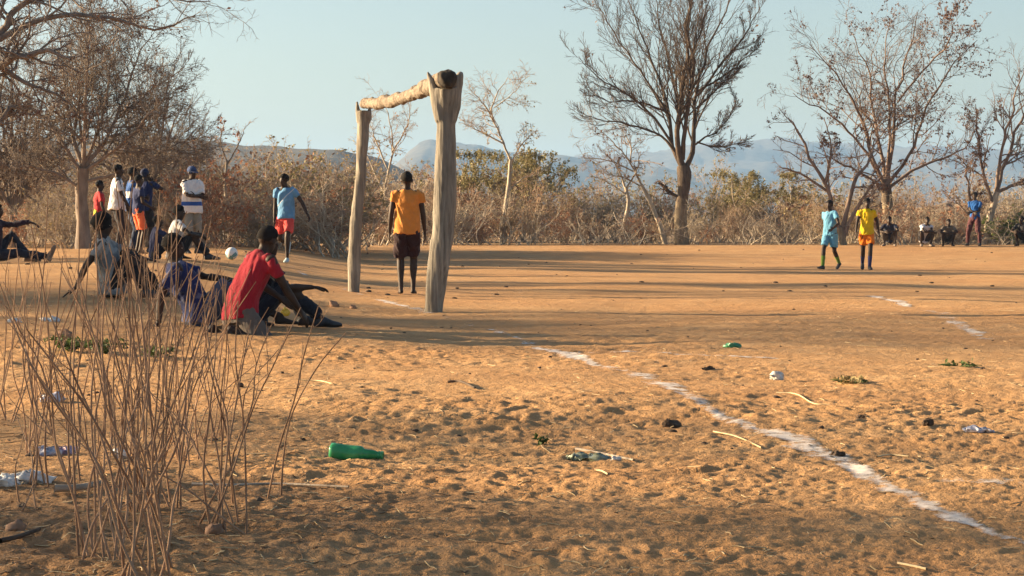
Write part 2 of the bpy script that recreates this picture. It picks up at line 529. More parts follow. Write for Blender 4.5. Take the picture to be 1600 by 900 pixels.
def pick(lines, frac, rng, tmin=0.3, clump=None):
    pts = lines[0]
    B, n, _ = pts.shape
    if clump is not None:
        c = pts[:, -1]
        w = fbm(c[:, 0] * clump + 3, c[:, 2] * clump + c[:, 1] * clump * 0.7, 2, 55)
        keepB = w > np.quantile(w, 0.45)
        pts = pts[keepB]; B = len(pts)
    k = int(B * frac)
    if k == 0: return np.zeros((0, 3))
    b = rng.integers(0, B, k); t = rng.uniform(tmin, 0.999, k) * (n - 1)
    i0 = t.astype(int); fr = (t - i0)[:, None]
    return pts[b, i0] * (1 - fr) + pts[b, i0 + 1] * fr

def bark(name, c1, c2, scale=9, b=0.5):
    return simple_mat(name, c1, c2, scale, 0.9, b, 30, 0.2, "Object", (1, 1, 0.25), 0.12)
def trunk_bark():
    """pale scuffed bark low down, dark ridged bark above"""
    m, nt, b = new_mat("bark_brown_grey")
    v = coords(nt, "Object", (1, 1, 0.3))
    pale = ramp(nt, noise(nt, 9, 5, 0.65, v), [(0.3, (0.14, 0.105, 0.07)), (0.7, (0.33, 0.26, 0.17))])
    dark = ramp(nt, noise(nt, 12, 5, 0.65, v), [(0.3, (0.055, 0.042, 0.032)), (0.7, (0.14, 0.105, 0.078))])
    t = nt.nodes.new("ShaderNodeTexCoord"); sp = nt.nodes.new("ShaderNodeSeparateXYZ"); nt.links.new(t.outputs["Object"], sp.inputs[0])
    h = math_n(nt, 'ADD', sp.outputs[2], math_n(nt, 'MULTIPLY', math_n(nt, 'SUBTRACT', noise(nt, 4, 4, 0.6, coords(nt, "Object")), 0.5), 1.6))
    mr = nt.nodes.new("ShaderNodeMapRange"); mr.inputs[1].default_value = 1.2; mr.inputs[2].default_value = 1.7
    nt.links.new(h, mr.inputs[0])
    nt.links.new(mix(nt, mr.outputs[0], pale, dark), b.inputs["Base Color"])
    b.inputs["Roughness"].default_value = 0.9; b.inputs["Specular IOR Level"].default_value = 0.2
    bump(nt, b, noise(nt, 22, 5, 0.65, v), 0.9, 0.03)
    return m
M_BARK_BIG = trunk_bark()
M_BARK_DARK = bark("bark_dark_twig", (0.062, 0.045, 0.034), (0.12, 0.088, 0.065))
M_BARK_PALE = bark("bark_pale", (0.28, 0.235, 0.175), (0.52, 0.44, 0.335))
M_BARK_GREY = bark("bark_grey_thicket", (0.25, 0.205, 0.16), (0.48, 0.40, 0.31))
M_TWIG_TAN = bark("twig_tan", (0.23, 0.165, 0.115), (0.42, 0.305, 0.21))
M_TWIG_RED = bark("twig_reddish", (0.13, 0.095, 0.075), (0.26, 0.19, 0.15))
M_TWIG_GREYBROWN = bark("twig_grey_brown", (0.135, 0.108, 0.088), (0.27, 0.22, 0.18))
M_STICK = bark("stem_reddish_tan", (0.19, 0.11, 0.068), (0.41, 0.27, 0.175), 14, 0.3)
def leafmat(name, c1, c2):
    m, nt, b = new_mat(name)
    v = coords(nt, "Object")
    col = ramp(nt, noise(nt, 3.0, 3, 0.6, v), [(0.3, c1), (0.7, c2)])
    nt.links.new(col, b.inputs["Base Color"])
    b.inputs["Roughness"].default_value = 0.7
    b.inputs["Specular IOR Level"].default_value = 0.25
    tr = nt.nodes.new("ShaderNodeBsdfTranslucent"); nt.links.new(col, tr.inputs[0])
    ms = nt.nodes.new("ShaderNodeMixShader"); ms.inputs[0].default_value = 0.25
    out = nt.nodes["Material Output"]
    nt.links.new(b.outputs[0], ms.inputs[1]); nt.links.new(tr.outputs[0], ms.inputs[2]); nt.links.new(ms.outputs[0], out.inputs[0])
    return m
M_LEAF_BROWN = leafmat("leaf_dry_brown", (0.14, 0.08, 0.05), (0.30, 0.18, 0.11))
M_LEAF_RED = leafmat("leaf_withered_red_brown", (0.10, 0.055, 0.042), (0.22, 0.13, 0.095))
M_LEAF_RUST = leafmat("leaf_dry_rust", (0.23, 0.095, 0.05), (0.42, 0.20, 0.11))
M_LEAF_OLIVE = leafmat("leaf_olive", (0.18, 0.155, 0.065), (0.30, 0.26, 0.115))
M_LEAF_GREEN = leafmat("leaf_green", (0.10, 0.14, 0.03), (0.20, 0.26, 0.07))
M_LEAF_KHAKI = leafmat("leaf_khaki", (0.22, 0.17, 0.075), (0.36, 0.29, 0.14))

def build_tree(name, label, base_px, d, limbs, rng, levels, m_trunk, m_twig, leaves=0, m_leaf=None, leafsize=0.09, depth_spread=0.22, group=None, clump=0.5, sink=0.08, thin=1.0, m_limb=None):
    """limbs: list of lists of (px, py, radius); the first is the trunk"""
    b = P(base_px[0], base_px[1], d)
    root = empty(name, (b[0], b[1], gz(b[0], b[1])))
    o = np.array(root.location)
    trunk_lines = []; seeds = []
    for li, lm in enumerate(limbs):
        n = 14
        w = [np.append(P(q[0], q[1], d) - o, q[2]) for q in lm]
        w = smooth_line(w, n)
        if li == 0:
            w[0, 2] = min(w[0, 2], 0) - sink
        else:
            sgn = rng.uniform(-1, 1)
            L = np.linalg.norm(w[-1, :3] - w[0, :3])
            w[:, 1] += sgn * depth_spread * L * np.linspace(0, 1, n) ** 1.2 * 2.0
            w[:, :3] += (rng.normal(size=(n, 3)) * 0.012 * L) * np.linspace(0, 1, n)[:, None]
        trunk_lines.append((w[None, :, :3], w[None, :, 3]))
        if li > 0:
            trunk_lines[-1] = (w[None, :, :3], w[None, :, 3] * thin)
            ws = w.copy(); ws[:, 3] *= thin; seeds.append(ws)
    v, f = tubes(trunk_lines[:1], 11)
    # knobbly bark
    v = v + 0.22 * limbs[0][0][2] * np.stack([fbm(v[:, 2] * 4 + v[:, 0] * 5, v[:, 1] * 5 + v[:, 2] * 2 + i * 7, 3, 70 + i) for i in range(3)], -1)
    link("trunk", mesh_np("trunk", v, f, True), m_trunk, root)
    v, f = tubes(trunk_lines[1:], 8)
    v = v + 0.02 * np.stack([fbm(v[:, 2] * 5 + v[:, 0] * 3, v[:, 1] * 5 + i * 7, 3, 70 + i) for i in range(3)], -1)
    link("limbs", mesh_np("limbs", v, f, True), m_limb or (M_BARK_PALE if m_trunk is M_BARK_PALE else m_twig), root)
    cur = (np.stack([s[:, :3] for s in seeds]), np.stack([s[:, 3] for s in seeds]))
    lines = []; last = cur
    for lv in levels:
        cur = grow(cur, rng=rng, **lv)
        lines.append(cur); last = cur
    V, F = [], []; off = 0
    for i, ln in enumerate(lines):
        v, f = tubes([ln], 5 if i == 0 else 4 if i == 1 else 3)
        V.append(v); F.append(f + off); off += len(v)
    crown = link("crown", mesh_np("crown", np.concatenate(V), np.concatenate(F), True), m_twig, root)
    if leaves:
        pos = pick(last, leaves / max(1, len(last[0])), rng, 0.3, clump)
        v, f = leaf_quads(pos, leafsize, rng)
        link("leaves", mesh_np("leaves", v, f), m_leaf, crown)
    tag(root, label, "tree", group)
    return root

def LV(k, t, ang, lr, n, up=0.1, wig=0.18, rf=0.6, tip=0.35, rmin=0.004):
    return dict(k=k, trange=t, ang=ang, lratio=lr, n=n, up=up, wig=wig, rfac=rf, tip=tip, rmin=rmin)

rng = np.random.default_rng(101)
# the tall tree right of the middle
build_tree("tall_bare_tree", "tall leafless tree with stout pale trunk and upswept dark branches at field edge", (1065, 386), 73, [
    [(1066, 388, .27), (1063, 360, .225), (1065, 325, .20), (1068, 295, .20), (1069, 272, .24), (1068, 258, .20)],
    [(1070, 266, .16), (1083, 236, .135), (1087, 190, .11), (1090, 150, .09), (1100, 100, .07), (1124, 50, .05), (1158, -25, .025)],
    [(1068, 262, .17), (1058, 232, .145), (1060, 180, .12), (1066, 120, .09), (1073, 60, .065), (1080, -50, .025)],
    [(1066, 250, .14), (1070, 200, .11), (1079, 130, .085), (1074, 60, .06), (1068, -60, .025)],
    [(1064, 258, .13), (1050, 226, .11), (1045, 180, .09), (1034, 130, .07), (1014, 80, .05), (990, 20, .03), (976, -45, .015)],
    [(1056, 240, .08), (1032, 211, .065), (990, 196, .05), (950, 187, .035), (912, 182, .015)],
    [(1051, 226, .08), (1020, 182, .065), (980, 150, .05), (935, 125, .03), (903, 90, .012)],
    [(1046, 182, .075), (1010, 122, .055), (975, 70, .04), (945, 20, .025), (928, -15, .012)],
    [(1086, 226, .06), (1104, 213, .045), (1120, 205, .035), (1139, 182, .025), (1152, 156, .012)],
    [(1088, 222, .05), (1120, 229, .035), (1164, 222, .012)],
    [(1090, 150, .08), (1120, 110, .06), (1160, 60, .04), (1194, 5, .015)],
    [(1091, 142, .06), (1140, 112, .04), (1188, 68, .014)],
    [(1088, 170, .06), (1122, 138, .04), (1150, 112, .014)],
    [(1060, 170, .07), (1045, 100, .05), (1030, 40, .035), (1020, -30, .015)],
    [(1074, 100, .06), (1095, 50, .045), (1110, -20, .02)],
    [(1046, 176, .06), (1000, 160, .045), (955, 158, .03), (915, 150, .012)],
    [(1066, 312, .09), (1046, 299, .07), (1034, 288, .05)],
], rng, [LV(18, (.2, .98), (16, 42), .38, 8, .09, .09, .45, .3, .008), LV(9, (.12, .95), (20, 46), .44, 6, .06, .12, .6, .4, .0065), LV(5, (.2, .95), (22, 50), .5, 4, .04, .14, .7, .5, .0042)],
    M_BARK_BIG, M_BARK_DARK, 650, M_LEAF_BROWN, .10, .16, thin=.62)

# left: broad thicket-like tree behind the standing group
LEFT_LV = [LV(24, (.12, .98), (25, 65), .44, 8, .05, .16, .5, .3, .007), LV(12, (.1, .95), (25, 65), .47, 6, .03, .2, .6, .4, .0055), LV(6, (.2, .95), (25, 65), .5, 4, .02, .2, .7, .5, .0045)]
build_tree("spreading_bare_tree", "broad leafless tree with dense grey twigs behind the standing group on the left", (128, 392), 51, [
    [(130, 394, .19), (129, 340, .145), (127, 300, .14), (130, 264, .15)],
    [(128, 270, .11), (106, 236, .08), (80, 192, .06), (42, 166, .04), (-10, 150, .02)],
    [(130, 264, .11), (110, 210, .08), (95, 150, .06), (82, 90, .04), (72, 20, .015)],
    [(131, 262, .11), (136, 200, .08), (142, 140, .06), (152, 70, .04), (162, 0, .015)],
    [(132, 264, .11), (164, 216, .08), (188, 160, .06), (205, 100, .04), (236, 45, .015)],
    [(132, 268, .10), (180, 236, .07), (220, 200, .055), (255, 165, .035), (292, 110, .012)],
    [(130, 285, .08), (188, 268, .06), (230, 248, .045), (270, 225, .03), (305, 212, .012)],
    [(127, 295, .08), (90, 272, .06), (50, 262, .04), (5, 258, .015)],
    [(131, 250, .08), (120, 170, .055), (118, 100, .035), (112, 30, .012)],
    [(133, 255, .08), (165, 180, .05), (180, 100, .03), (190, 40, .012)],
], rng, LEFT_LV,
    M_TWIG_GREYBROWN, M_TWIG_GREYBROWN, 1200, M_LEAF_BROWN, .07, .20, thin=.5)

def left_companion(cx, base, top, half, d, label, n=9):
    hh = base - top
    limbs = [[(cx, base, .14), (cx + 2, base - hh * .12, .11), (cx, base - hh * .22, .10)]]
    for q in np.linspace(-1, 1, n):
        e = cx + q * half; ty = top + (q * q) * hh * .45 + rng.uniform(-8, 8)
        limbs.append([(cx, base - hh * .2, .06), (cx + q * half * .3, base - hh * (.45 - .12 * abs(q)), .045), (cx + q * half * .7, (base - hh * .5 + ty) / 2, .03), (e, ty, .01)])
    build_tree("spreading_bare_tree", label, (cx, base), d, limbs, rng, [LV(18, (.12, .98), (25, 65), .46, 7, .05, .16, .5, .3, .007), LV(9, (.1, .95), (25, 65), .47, 5, .03, .2, .6, .4, .0055), LV(4, (.2, .95), (25, 65), .5, 4, .02, .2, .7, .5, .0045)],
               M_TWIG_GREYBROWN, M_TWIG_GREYBROWN, 500, M_LEAF_BROWN, .07, .20)
left_companion(232, 392, 135, 95, 57, "round-headed leafless tree just right of the broad tree behind the standing group")
left_companion(20, 396, 70, 120, 55, "leafless twiggy tree filling the left edge behind the broad tree")
# the nearer tree whose crown reaches in from the upper left corner
build_tree("overhanging_tree", "nearer tree reaching in from the upper left corner with gnarled limbs", (-130, 420), 39, [
    [(-130, 425, .24), (-128, 340, .19), (-120, 270, .17), (-105, 215, .18)],
    [(-110, 225, .12), (-50, 150, .09), (2, 104, .075), (34, 92, .06), (72, 84, .045), (125, 96, .02)],
    [(-108, 222, .12), (-60, 120, .09), (-5, 60, .07), (20, 18, .06), (60, -15, .04)],
    [(-105, 220, .09), (-40, 200, .065), (0, 190, .05), (14, 166, .04), (40, 168, .02)],
    [(-5, 62, .06), (55, 32, .05), (120, 20, .04), (190, 32, .028), (250, 40, .02), (305, 18, .008)],
    [(-60, 120, .08), (-40, 20, .06), (40, -20, .05), (160, -30, .03), (260, -5, .02), (335, 8, .008)],
    [(-105, 215, .10), (-150, 120, .07), (-190, 40, .05), (-220, -40, .02)],
    [(-105, 215, .10), (-110, 100, .07), (-100, 0, .05), (-90, -80, .02)],
    [(0, 104, .05), (40, 130, .035), (90, 150, .02), (120, 190, .008)],
], rng, [LV(11, (.25, .98), (25, 70), .36, 8, .03, .2, .5, .3, .006), LV(7, (.15, .95), (25, 65), .45, 6, .02, .22, .6, .4, .004), LV(4, (.2, .95), (25, 65), .5, 4, .0, .2, .7, .5, .003)],
    M_TWIG_GREYBROWN, M_TWIG_GREYBROWN, 1400, M_LEAF_RED, .07, .16)

# right: broad tree behind the yellow-shirted player
build_tree("russet_leaved_tree", "wide bare tree with clumps of withered brown leaves behind the yellow shirted player", (1387, 390), 75, [
    [(1388, 392, .24), (1388, 345, .19), (1386, 310, .18), (1384, 288, .19)],
    [(1383, 292, .12), (1360, 242, .09), (1340, 182, .07), (1300, 122, .045), (1250, 68, .015)],
    [(1384, 288, .12), (1378, 230, .09), (1368, 160, .07), (1360, 100, .045), (1338, 42, .015)],
    [(1386, 286, .12), (1396, 220, .095), (1402, 150, .07), (1420, 90, .05), (1440, 12, .015)],
    [(1387, 288, .11), (1420, 242, .085), (1440, 180, .065), (1470, 120, .045), (1512, 68, .015)],
    [(1388, 294, .10), (1430, 264, .08), (1470, 248, .06), (1510, 230, .04), (1535, 192, .015)],
    [(1385, 280, .09), (1391, 190, .07), (1381, 112, .05), (1392, 30, .015)],
    [(1383, 290, .10), (1340, 224, .07), (1290, 180, .05), (1228, 148, .015)],
    [(1402, 160, .06), (1440, 110, .05), (1480, 60, .035), (1470, 25, .012)],
    [(1384, 296, .08), (1350, 275, .06), (1310, 255, .045), (1270, 240, .012)],
], rng, [LV(15, (.2, .98), (25, 62), .42, 8, .05, .2, .48, .3, .007), LV(8, (.15, .95), (25, 60), .45, 6, .03, .24, .6, .4, .005), LV(5, (.2, .95), (25, 60), .5, 4, .02, .2, .7, .5, .004)],
    M_BARK_BIG, M_TWIG_RED, 9000, M_LEAF_RED, .085, .2, thin=.6)
build_tree("forked_tree", "low forked tree with reddish withered leaves behind the player in sky blue", (1318, 390), 72, [
    [(1320, 392, .13), (1316, 372, .11), (1312, 356, .10)],
    [(1313, 362, .09), (1302, 330, .075), (1290, 290, .06), (1265, 250, .045), (1244, 202, .03), (1212, 168, .01)],
    [(1316, 362, .09), (1334, 292, .065), (1358, 252, .04), (1375, 215, .015)],
    [(1318, 370, .08), (1335, 330, .06), (1362, 286, .035), (1400, 262, .012)],
    [(1295, 300, .05), (1250, 272, .035), (1215, 262, .012)],
    [(1290, 292, .045), (1300, 230, .03), (1290, 180, .012)],
], rng, [LV(9, (.3, .98), (25, 60), .42, 7, .03, .2, .55, .3, .006), LV(6, (.15, .95), (25, 60), .45, 5, .02, .2, .62, .4, .005), LV(3, (.2, .95), (25, 60), .5, 4, .0, .2, .7, .5, .004)],
    M_BARK_BIG, M_TWIG_RED, 2600, M_LEAF_RED, .085, .2)
build_tree("leaning_tree", "leaning thin tree with withered leaves beside the standing man at the right edge", (1538, 390), 74, [
    [(1536, 392, .15), (1542, 360, .12), (1550, 330, .11), (1558, 300, .10)],
    [(1556, 306, .085), (1568, 262, .065), (1590, 215, .05), (1610, 160, .035), (1640, 110, .012)],
    [(1552, 320, .07), (1535, 270, .05), (1525, 220, .035), (1520, 165, .012)],
    [(1556, 304, .07), (1560, 240, .05), (1570, 180, .035), (1585, 110, .012)],
    [(1560, 300, .06), (1600, 280, .04), (1650, 250, .015)],
    [(1538, 380, .07), (1515, 330, .05), (1508, 290, .035), (1495, 240, .012)],
], rng, [LV(11, (.2, .98), (25, 60), .42, 7, .03, .2, .55, .3, .006), LV(7, (.15, .95), (25, 60), .45, 5, .02, .2, .62, .4, .005), LV(4, (.2, .95), (25, 60), .5, 4, .0, .2, .7, .5, .004)],
    M_BARK_GREY, M_TWIG_RED, 3800, M_LEAF_RED, .085, .2)

# slender trees between the goal and the tall tree
build_tree("slender_pale_tree", "slender pale-trunked tree with sparse leaves just right of the goal", (786, 386), 76, [
    [(785, 388, .11), (788, 340, .085), (795, 290, .075), (798, 250, .065)],
    [(798, 252, .06), (785, 220, .05), (770, 185, .04), (773, 150, .03), (792, 122, .01)],
    [(797, 256, .045), (815, 226, .03), (838, 204, .01)],
    [(786, 224, .04), (752, 206, .03), (724, 192, .01)],
    [(771, 190, .035), (755, 162, .025), (732, 138, .01)],
    [(772, 168, .03), (800, 148, .02), (826, 118, .01)],
    [(794, 300, .04), (815, 280, .03), (840, 272, .01)],
], rng, [LV(12, (.2, .98), (30, 75), .5, 7, .02, .24, .5, .3, .006), LV(8, (.15, .95), (30, 70), .45, 5, .01, .25, .62, .4, .0045), LV(3, (.2, .95), (25, 60), .5, 4, .0, .2, .7, .5, .004)],
    M_BARK_PALE, M_TWIG_TAN, 420, M_LEAF_KHAKI, .09, .2, thin=.72)
build_tree("slender_pale_tree", "thin crooked pale tree standing between the two goal posts", (628, 386), 75, [
    [(630, 388, .10), (618, 350, .08), (604, 318, .07), (602, 285, .06)],
    [(603, 290, .055), (610, 250, .045), (614, 222, .035), (605, 180, .02), (598, 150, .008)],
    [(612, 238, .04), (630, 210, .03), (640, 182, .02), (638, 150, .008)],
    [(604, 310, .045), (580, 260, .03), (560, 220, .012)],
    [(618, 350, .05), (640, 310, .035), (655, 270, .012)],
    [(606, 265, .04), (585, 215, .03), (572, 180, .012)],
], rng, [LV(11, (.2, .98), (25, 60), .46, 7, .05, .22, .5, .3, .006), LV(7, (.15, .95), (25, 60), .45, 5, .02, .25, .62, .4, .0045), LV(3, (.2, .95), (25, 60), .5, 4, .0, .2, .7, .5, .004)],
    M_BARK_PALE, M_TWIG_TAN, 160, M_LEAF_BROWN, .09, .2, thin=.72)
build_tree("slender_pale_tree", "leaning pale tree with wispy crown left of the tall tree", (1040, 386), 75, [
    [(1042, 388, .10), (1030, 350, .08), (1016, 315, .07), (1002, 288, .06)],
    [(1003, 290, .055), (985, 256, .04), (966, 232, .03), (945, 214, .018), (915, 205, .008)],
    [(1004, 292, .04), (975, 278, .03), (940, 270, .012)],
    [(985, 256, .035), (985, 225, .025), (965, 190, .01)],
    [(990, 268, .035), (950, 250, .025), (905, 246, .01)],
], rng, [LV(12, (.2, .98), (25, 65), .5, 7, .03, .22, .5, .3, .006), LV(8, (.15, .95), (25, 60), .45, 5, .0, .25, .62, .4, .0045), LV(3, (.2, .95), (25, 60), .5, 4, .0, .2, .7, .5, .004)],
    M_BARK_PALE, M_TWIG_TAN, 220, M_LEAF_BROWN, .09, .2, thin=.72)
build_tree("slender_pale_tree", "short straight pale sapling in the scrub left of the tall tree", (974, 386), 75, [
    [(972, 388, .10), (976, 350, .08), (982, 318, .07), (978, 292, .06)],
    [(978, 296, .05), (965, 262, .035), (945, 236, .012)],
    [(979, 294, .05), (995, 265, .035), (1000, 235, .012)],
    [(980, 305, .04), (950, 285, .025), (925, 275, .01)],
], rng, [LV(8, (.25, .98), (25, 65), .5, 7, .03, .22, .55, .3, .006), LV(6, (.15, .95), (25, 60), .45, 5, .0, .25, .62, .4, .0045), LV(3, (.2, .95), (25, 60), .5, 4, .0, .2, .7, .5, .004)],
    M_BARK_PALE, M_TWIG_TAN, 200, M_LEAF_BROWN, .09, .2, thin=.72)
build_tree("slender_pale_tree", "spindly tree with few leaves rising over the bushes left of the goal", (362, 392), 58, [
    [(362, 394, .07), (358, 340, .055), (352, 290, .045), (355, 250, .035)],
    [(355, 255, .03), (345, 220, .02), (350, 190, .008)],
    [(355, 258, .03), (375, 222, .02), (385, 196, .008)],
    [(353, 285, .03), (325, 245, .02), (312, 215, .008)],
], rng, [LV(7, (.25, .98), (20, 50), .45, 6, .06, .2, .55, .3, .005), LV(5, (.15, .95), (25, 60), .45, 4, .02, .25, .62, .4, .004)],
    M_BARK_GREY, M_TWIG_TAN, 160, M_LEAF_RUST, .09, .2, thin=.72)

# ------------------------------------------------------------------ bush prototypes
def bush_proto(seed, h, spread, stems, lv, nleaf, leafsize, m_stem, m_twig, m_leaf, up=0.25, flat=False, rstem=0.022):
    rng = np.random.default_rng(seed)
    n = 9
    a = rng.uniform(0, 2 * math.pi, stems); tilt = np.radians(rng.uniform(4, 48 if not flat else 35, stems))
    d = np.stack([np.cos(a) * np.sin(tilt), np.sin(a) * np.sin(tilt), np.cos(tilt)], -1)
    pts = np.zeros((stems, n, 3)); pts[:, 0, :2] = rng.normal(size=(stems, 2)) * 0.12 * spread; pts[:, 0, 2] = -0.08
    L = h * rng.uniform(0.7, 1.1, stems)
    for i in range(1, n):
        d = d + rng.normal(size=(stems, 3)) * 0.16 + np.array([0, 0, up * 0.3])
        d /= np.linalg.norm(d, axis=1, keepdims=True)
        pts[:, i] = pts[:, i - 1] + d * (L / (n - 1))[:, None]
    pts[:, :, :2] *= spread
    rad = rstem * rng.uniform(0.7, 1.3, (stems, 1)) * np.linspace(1, 0.35, n)[None]
    v, f = tubes([(pts, rad)], 5)
    me_s = mesh_np("stems", v, f, True); me_s.materials.append(m_stem)
    cur = (pts, rad); V, F, off = [], [], 0
    for i, q in enumerate(lv):
        cur = grow(cur, rng=rng, **q)
        if flat: cur[0][:, :, 2] = np.minimum(cur[0][:, :, 2], h * (0.92 + 0.08 * rng.uniform(size=cur[0].shape[:2])))
        v, f = tubes([cur], 3); V.append(v); F.append(f + off); off += len(v)
    me_t = mesh_np("twigs", np.concatenate(V), np.concatenate(F), True); me_t.materials.append(m_twig)
    me_l = None
    if nleaf:
        pos = pick(cur, nleaf / len(cur[0]), rng, 0.2)
        if flat:
            pos = pos[pos[:, 2] > h * 0.55]; pos[:, 2] += rng.normal(size=len(pos)) * 0.06
        v, f = leaf_quads(pos, leafsize, rng, 0.6, 0.1)
        me_l = mesh_np("leaves", v, f); me_l.materials.append(m_leaf)
    return (me_s, me_t, me_l, h)
TW = [LV(8, (.2, .98), (25, 65), .42, 6, .04, .22, .55, .35, .006), LV(6, (.1, .95), (25, 65), .5, 4, .02, .25, .7, .5, .0045)]
TW3 = TW + [LV(3, (.2, .95), (25, 65), .55, 3, .02, .2, .8, .6, .004)]
GREYS = [bush_proto(300 + i, 2.4, 1.0 + .12 * i, 13, TW3, 420, .09, [M_BARK_GREY, M_BARK_PALE][i % 2], [M_BARK_GREY, M_TWIG_TAN, M_BARK_GREY][i % 3], [M_LEAF_BROWN, M_LEAF_KHAKI][i % 2]) for i in range(5)]
RUSTS = [bush_proto(320 + i, 2.4, 1.0 + .15 * i, 11, TW, 900, .10, M_TWIG_TAN, M_TWIG_TAN, [M_LEAF_RUST, M_LEAF_BROWN, M_LEAF_RUST][i]) for i in range(3)]
KHAKI = [bush_proto(340 + i, 2.4, 1.1, 9, TW3, 1700, .08, M_BARK_GREY, M_TWIG_TAN, [M_LEAF_KHAKI, M_LEAF_OLIVE][i % 2]) for i in range(2)]
ACACIA = [bush_proto(360 + i, 3.0, 1.7, 9, TW3, 13000, .075, M_BARK_GREY, M_TWIG_TAN, M_LEAF_OLIVE, .1, True, .035) for i in range(2)]
GREENS = [bush_proto(380 + i, 1.8, 1.1, 16, TW, 4200, .08, M_BARK_GREY, M_TWIG_TAN, M_LEAF_GREEN, .3) for i in range(1)]

DEAD = [bush_proto(390 + i, 1.9, 1.5, 6, [LV(5, (.3, .98), (25, 65), .42, 6, .02, .22, .55, .35, .008), LV(4, (.2, .95), (25, 65), .5, 4, .0, .25, .7, .5, .006)], 0, .1, M_BARK_PALE, M_BARK_PALE, None, .05) for i in range(3)]
def bush(name, proto, x, y, h, label, group, cat="bush", wide=1.0, rz=None):
    me_s, me_t, me_l, h0 = proto
    s = h / h0
    e = empty(name, (x, y, gz(x, y)), random.uniform(0, 6.28) if rz is None else rz)
    e.scale = (s * wide, s * wide, s)
    link("stems", me_s, None, e)
    t = link("twigs", me_t, None, e)
    if me_l is None: t["kind"] = "stuff"
    if me_l is not None: link("leaves", me_l, None, t)
    tag(e, label, cat, group)
    return e

def bush_px(name, proto, px, d, top, label, group, cat="bush", wide=1.0):
    p = P(px, 350, d)
    h = P(px, top, d)[2] - gz(p[0], d)
    return bush(name, proto, p[0], d, max(0.5, h), label, group, cat, wide)

rb = random.Random(5)
def skyline(px):
    """height of the scrub's top in photo rows"""
    xs = [-200, 0, 150, 250, 330, 400, 480, 560, 660, 720, 860, 900, 1000, 1100, 1180, 1290, 1350, 1420, 1520, 1600, 1900]
    ys = [200, 215, 222, 218, 216, 220, 236, 244, 242, 250, 275, 272, 275, 284, 280, 272, 262, 275, 275, 270, 270]
    return np.interp(px, xs, ys)
ZONES = [(-9999, 330, "behind the standing group on the left"), (330, 560, "behind the player in red shorts"), (560, 720, "seen through the goal"),
         (720, 1080, "between the goal and the tall tree"), (1080, 1340, "between the tall tree and the player in sky blue"), (1340, 9999, "behind the people at the far right edge")]
def zone(px):
    for a, b, t in ZONES:
        if a <= px < b: return t
def scatter(d0, d1, step, p0, p1, lift, kinds):
    px = p0
    while px < p1:
        d = rb.uniform(d0, d1)
        k = rb.choices(list(kinds), weights=list(kinds.values()))[0]
        top = skyline(px) + lift + rb.uniform(-8, 26)
        q = px + rb.uniform(-.4, .4) * step
        z = zone(q)
        if k == 'g': bush_px("grey_thicket_bush", rb.choice(GREYS), q, d, top, "leafless grey-brown thicket bush " + z, "grey thicket bushes " + z, wide=rb.uniform(.95, 1.3))
        elif k == 'r': bush_px("russet_bush", rb.choice(RUSTS), q, d, top + 8, "bush with withered russet leaves " + z, "russet bushes " + z, wide=rb.uniform(.95, 1.3))
        elif k == 'k': bush_px("khaki_bush", rb.choice(KHAKI), q, d, top, "dull khaki leafy bush " + z, "khaki bushes " + z, wide=rb.uniform(1.0, 1.3))
        elif k == 'd': bush_px("dead_branch_bush", rb.choice(DEAD), q, d, top, "bleached dead branches sticking up " + z, "bleached dead branches " + z, wide=rb.uniform(.9, 1.4))
        px += step
# right of the goal: three ranks behind the field's edge
scatter(73.5, 76, 40, 560, 1720, 40, dict(g=5, r=2.2))
scatter(78, 84, 42, 540, 1720, 12, dict(g=5, r=2.4, k=1))
scatter(90, 106, 42, 520, 1750, 4, dict(g=4, k=1.5, r=1))
scatter(72.6, 73.6, 52, 580, 1680, 42, dict(d=1))
scatter(56, 57, 70, 225, 560, 60, dict(d=1))
# left: nearer
scatter(56, 59, 40, 215, 575, 40, dict(g=3, r=2.5))
scatter(61, 66, 40, 190, 590, 8, dict(g=3, r=2.5, k=1.2))
scatter(53, 58, 46, -180, 215, 70, dict(g=6, r=1))
scatter(60, 72, 40, -200, 240, 0, dict(g=6, r=.8))
# single bushes the photo shows
bush_px("russet_bush", RUSTS[0], 312, 54, 232, "tall russet-leaved bush right behind the man in the blue-striped shirt", None, wide=.9)
bush_px("russet_bush", RUSTS[2], 350, 55, 262, "russet-leaved bush right behind the football", None)
bush_px("khaki_bush", KHAKI[1], 478, 63, 252, "olive green bush behind the player in red shorts", None, wide=1.3)
bush_px("khaki_bush", KHAKI[0], 530, 64, 256, "olive khaki bush left of the rear goal post", None, wide=1.3)
bush_px("flat_topped_acacia", ACACIA[0], 742, 82, 232, "olive flat-topped acacia beside the front goal post", None, "tree", 1.0)
bush_px("flat_topped_acacia", ACACIA[1], 838, 83, 240, "olive flat-topped acacia right of the slender pale tree", None, "tree", 1.0)
bush_px("flat_topped_acacia", ACACIA[0], 1222, 80, 266, "wide olive flat-topped acacia left of the player in sky blue", None, "tree", 1.15)
bush_px("flat_topped_acacia", ACACIA[1], 1140, 84, 296, "low yellowish-green acacia just right of the tall tree", None, "tree", 1.1)
bush_px("khaki_bush", KHAKI[1], 1105, 84, 258, "greenish leafy bush showing right of the tall tree's trunk", None, wide=.7)
bush_px("green_bush", GREENS[0], 1578, 74, 330, "bright green leafy bush at the right edge of the field", None, wide=1.6)
bush_px("green_bush", GREENS[0], 1640, 75, 335, "green bush just beyond the right edge", None, wide=1.4)

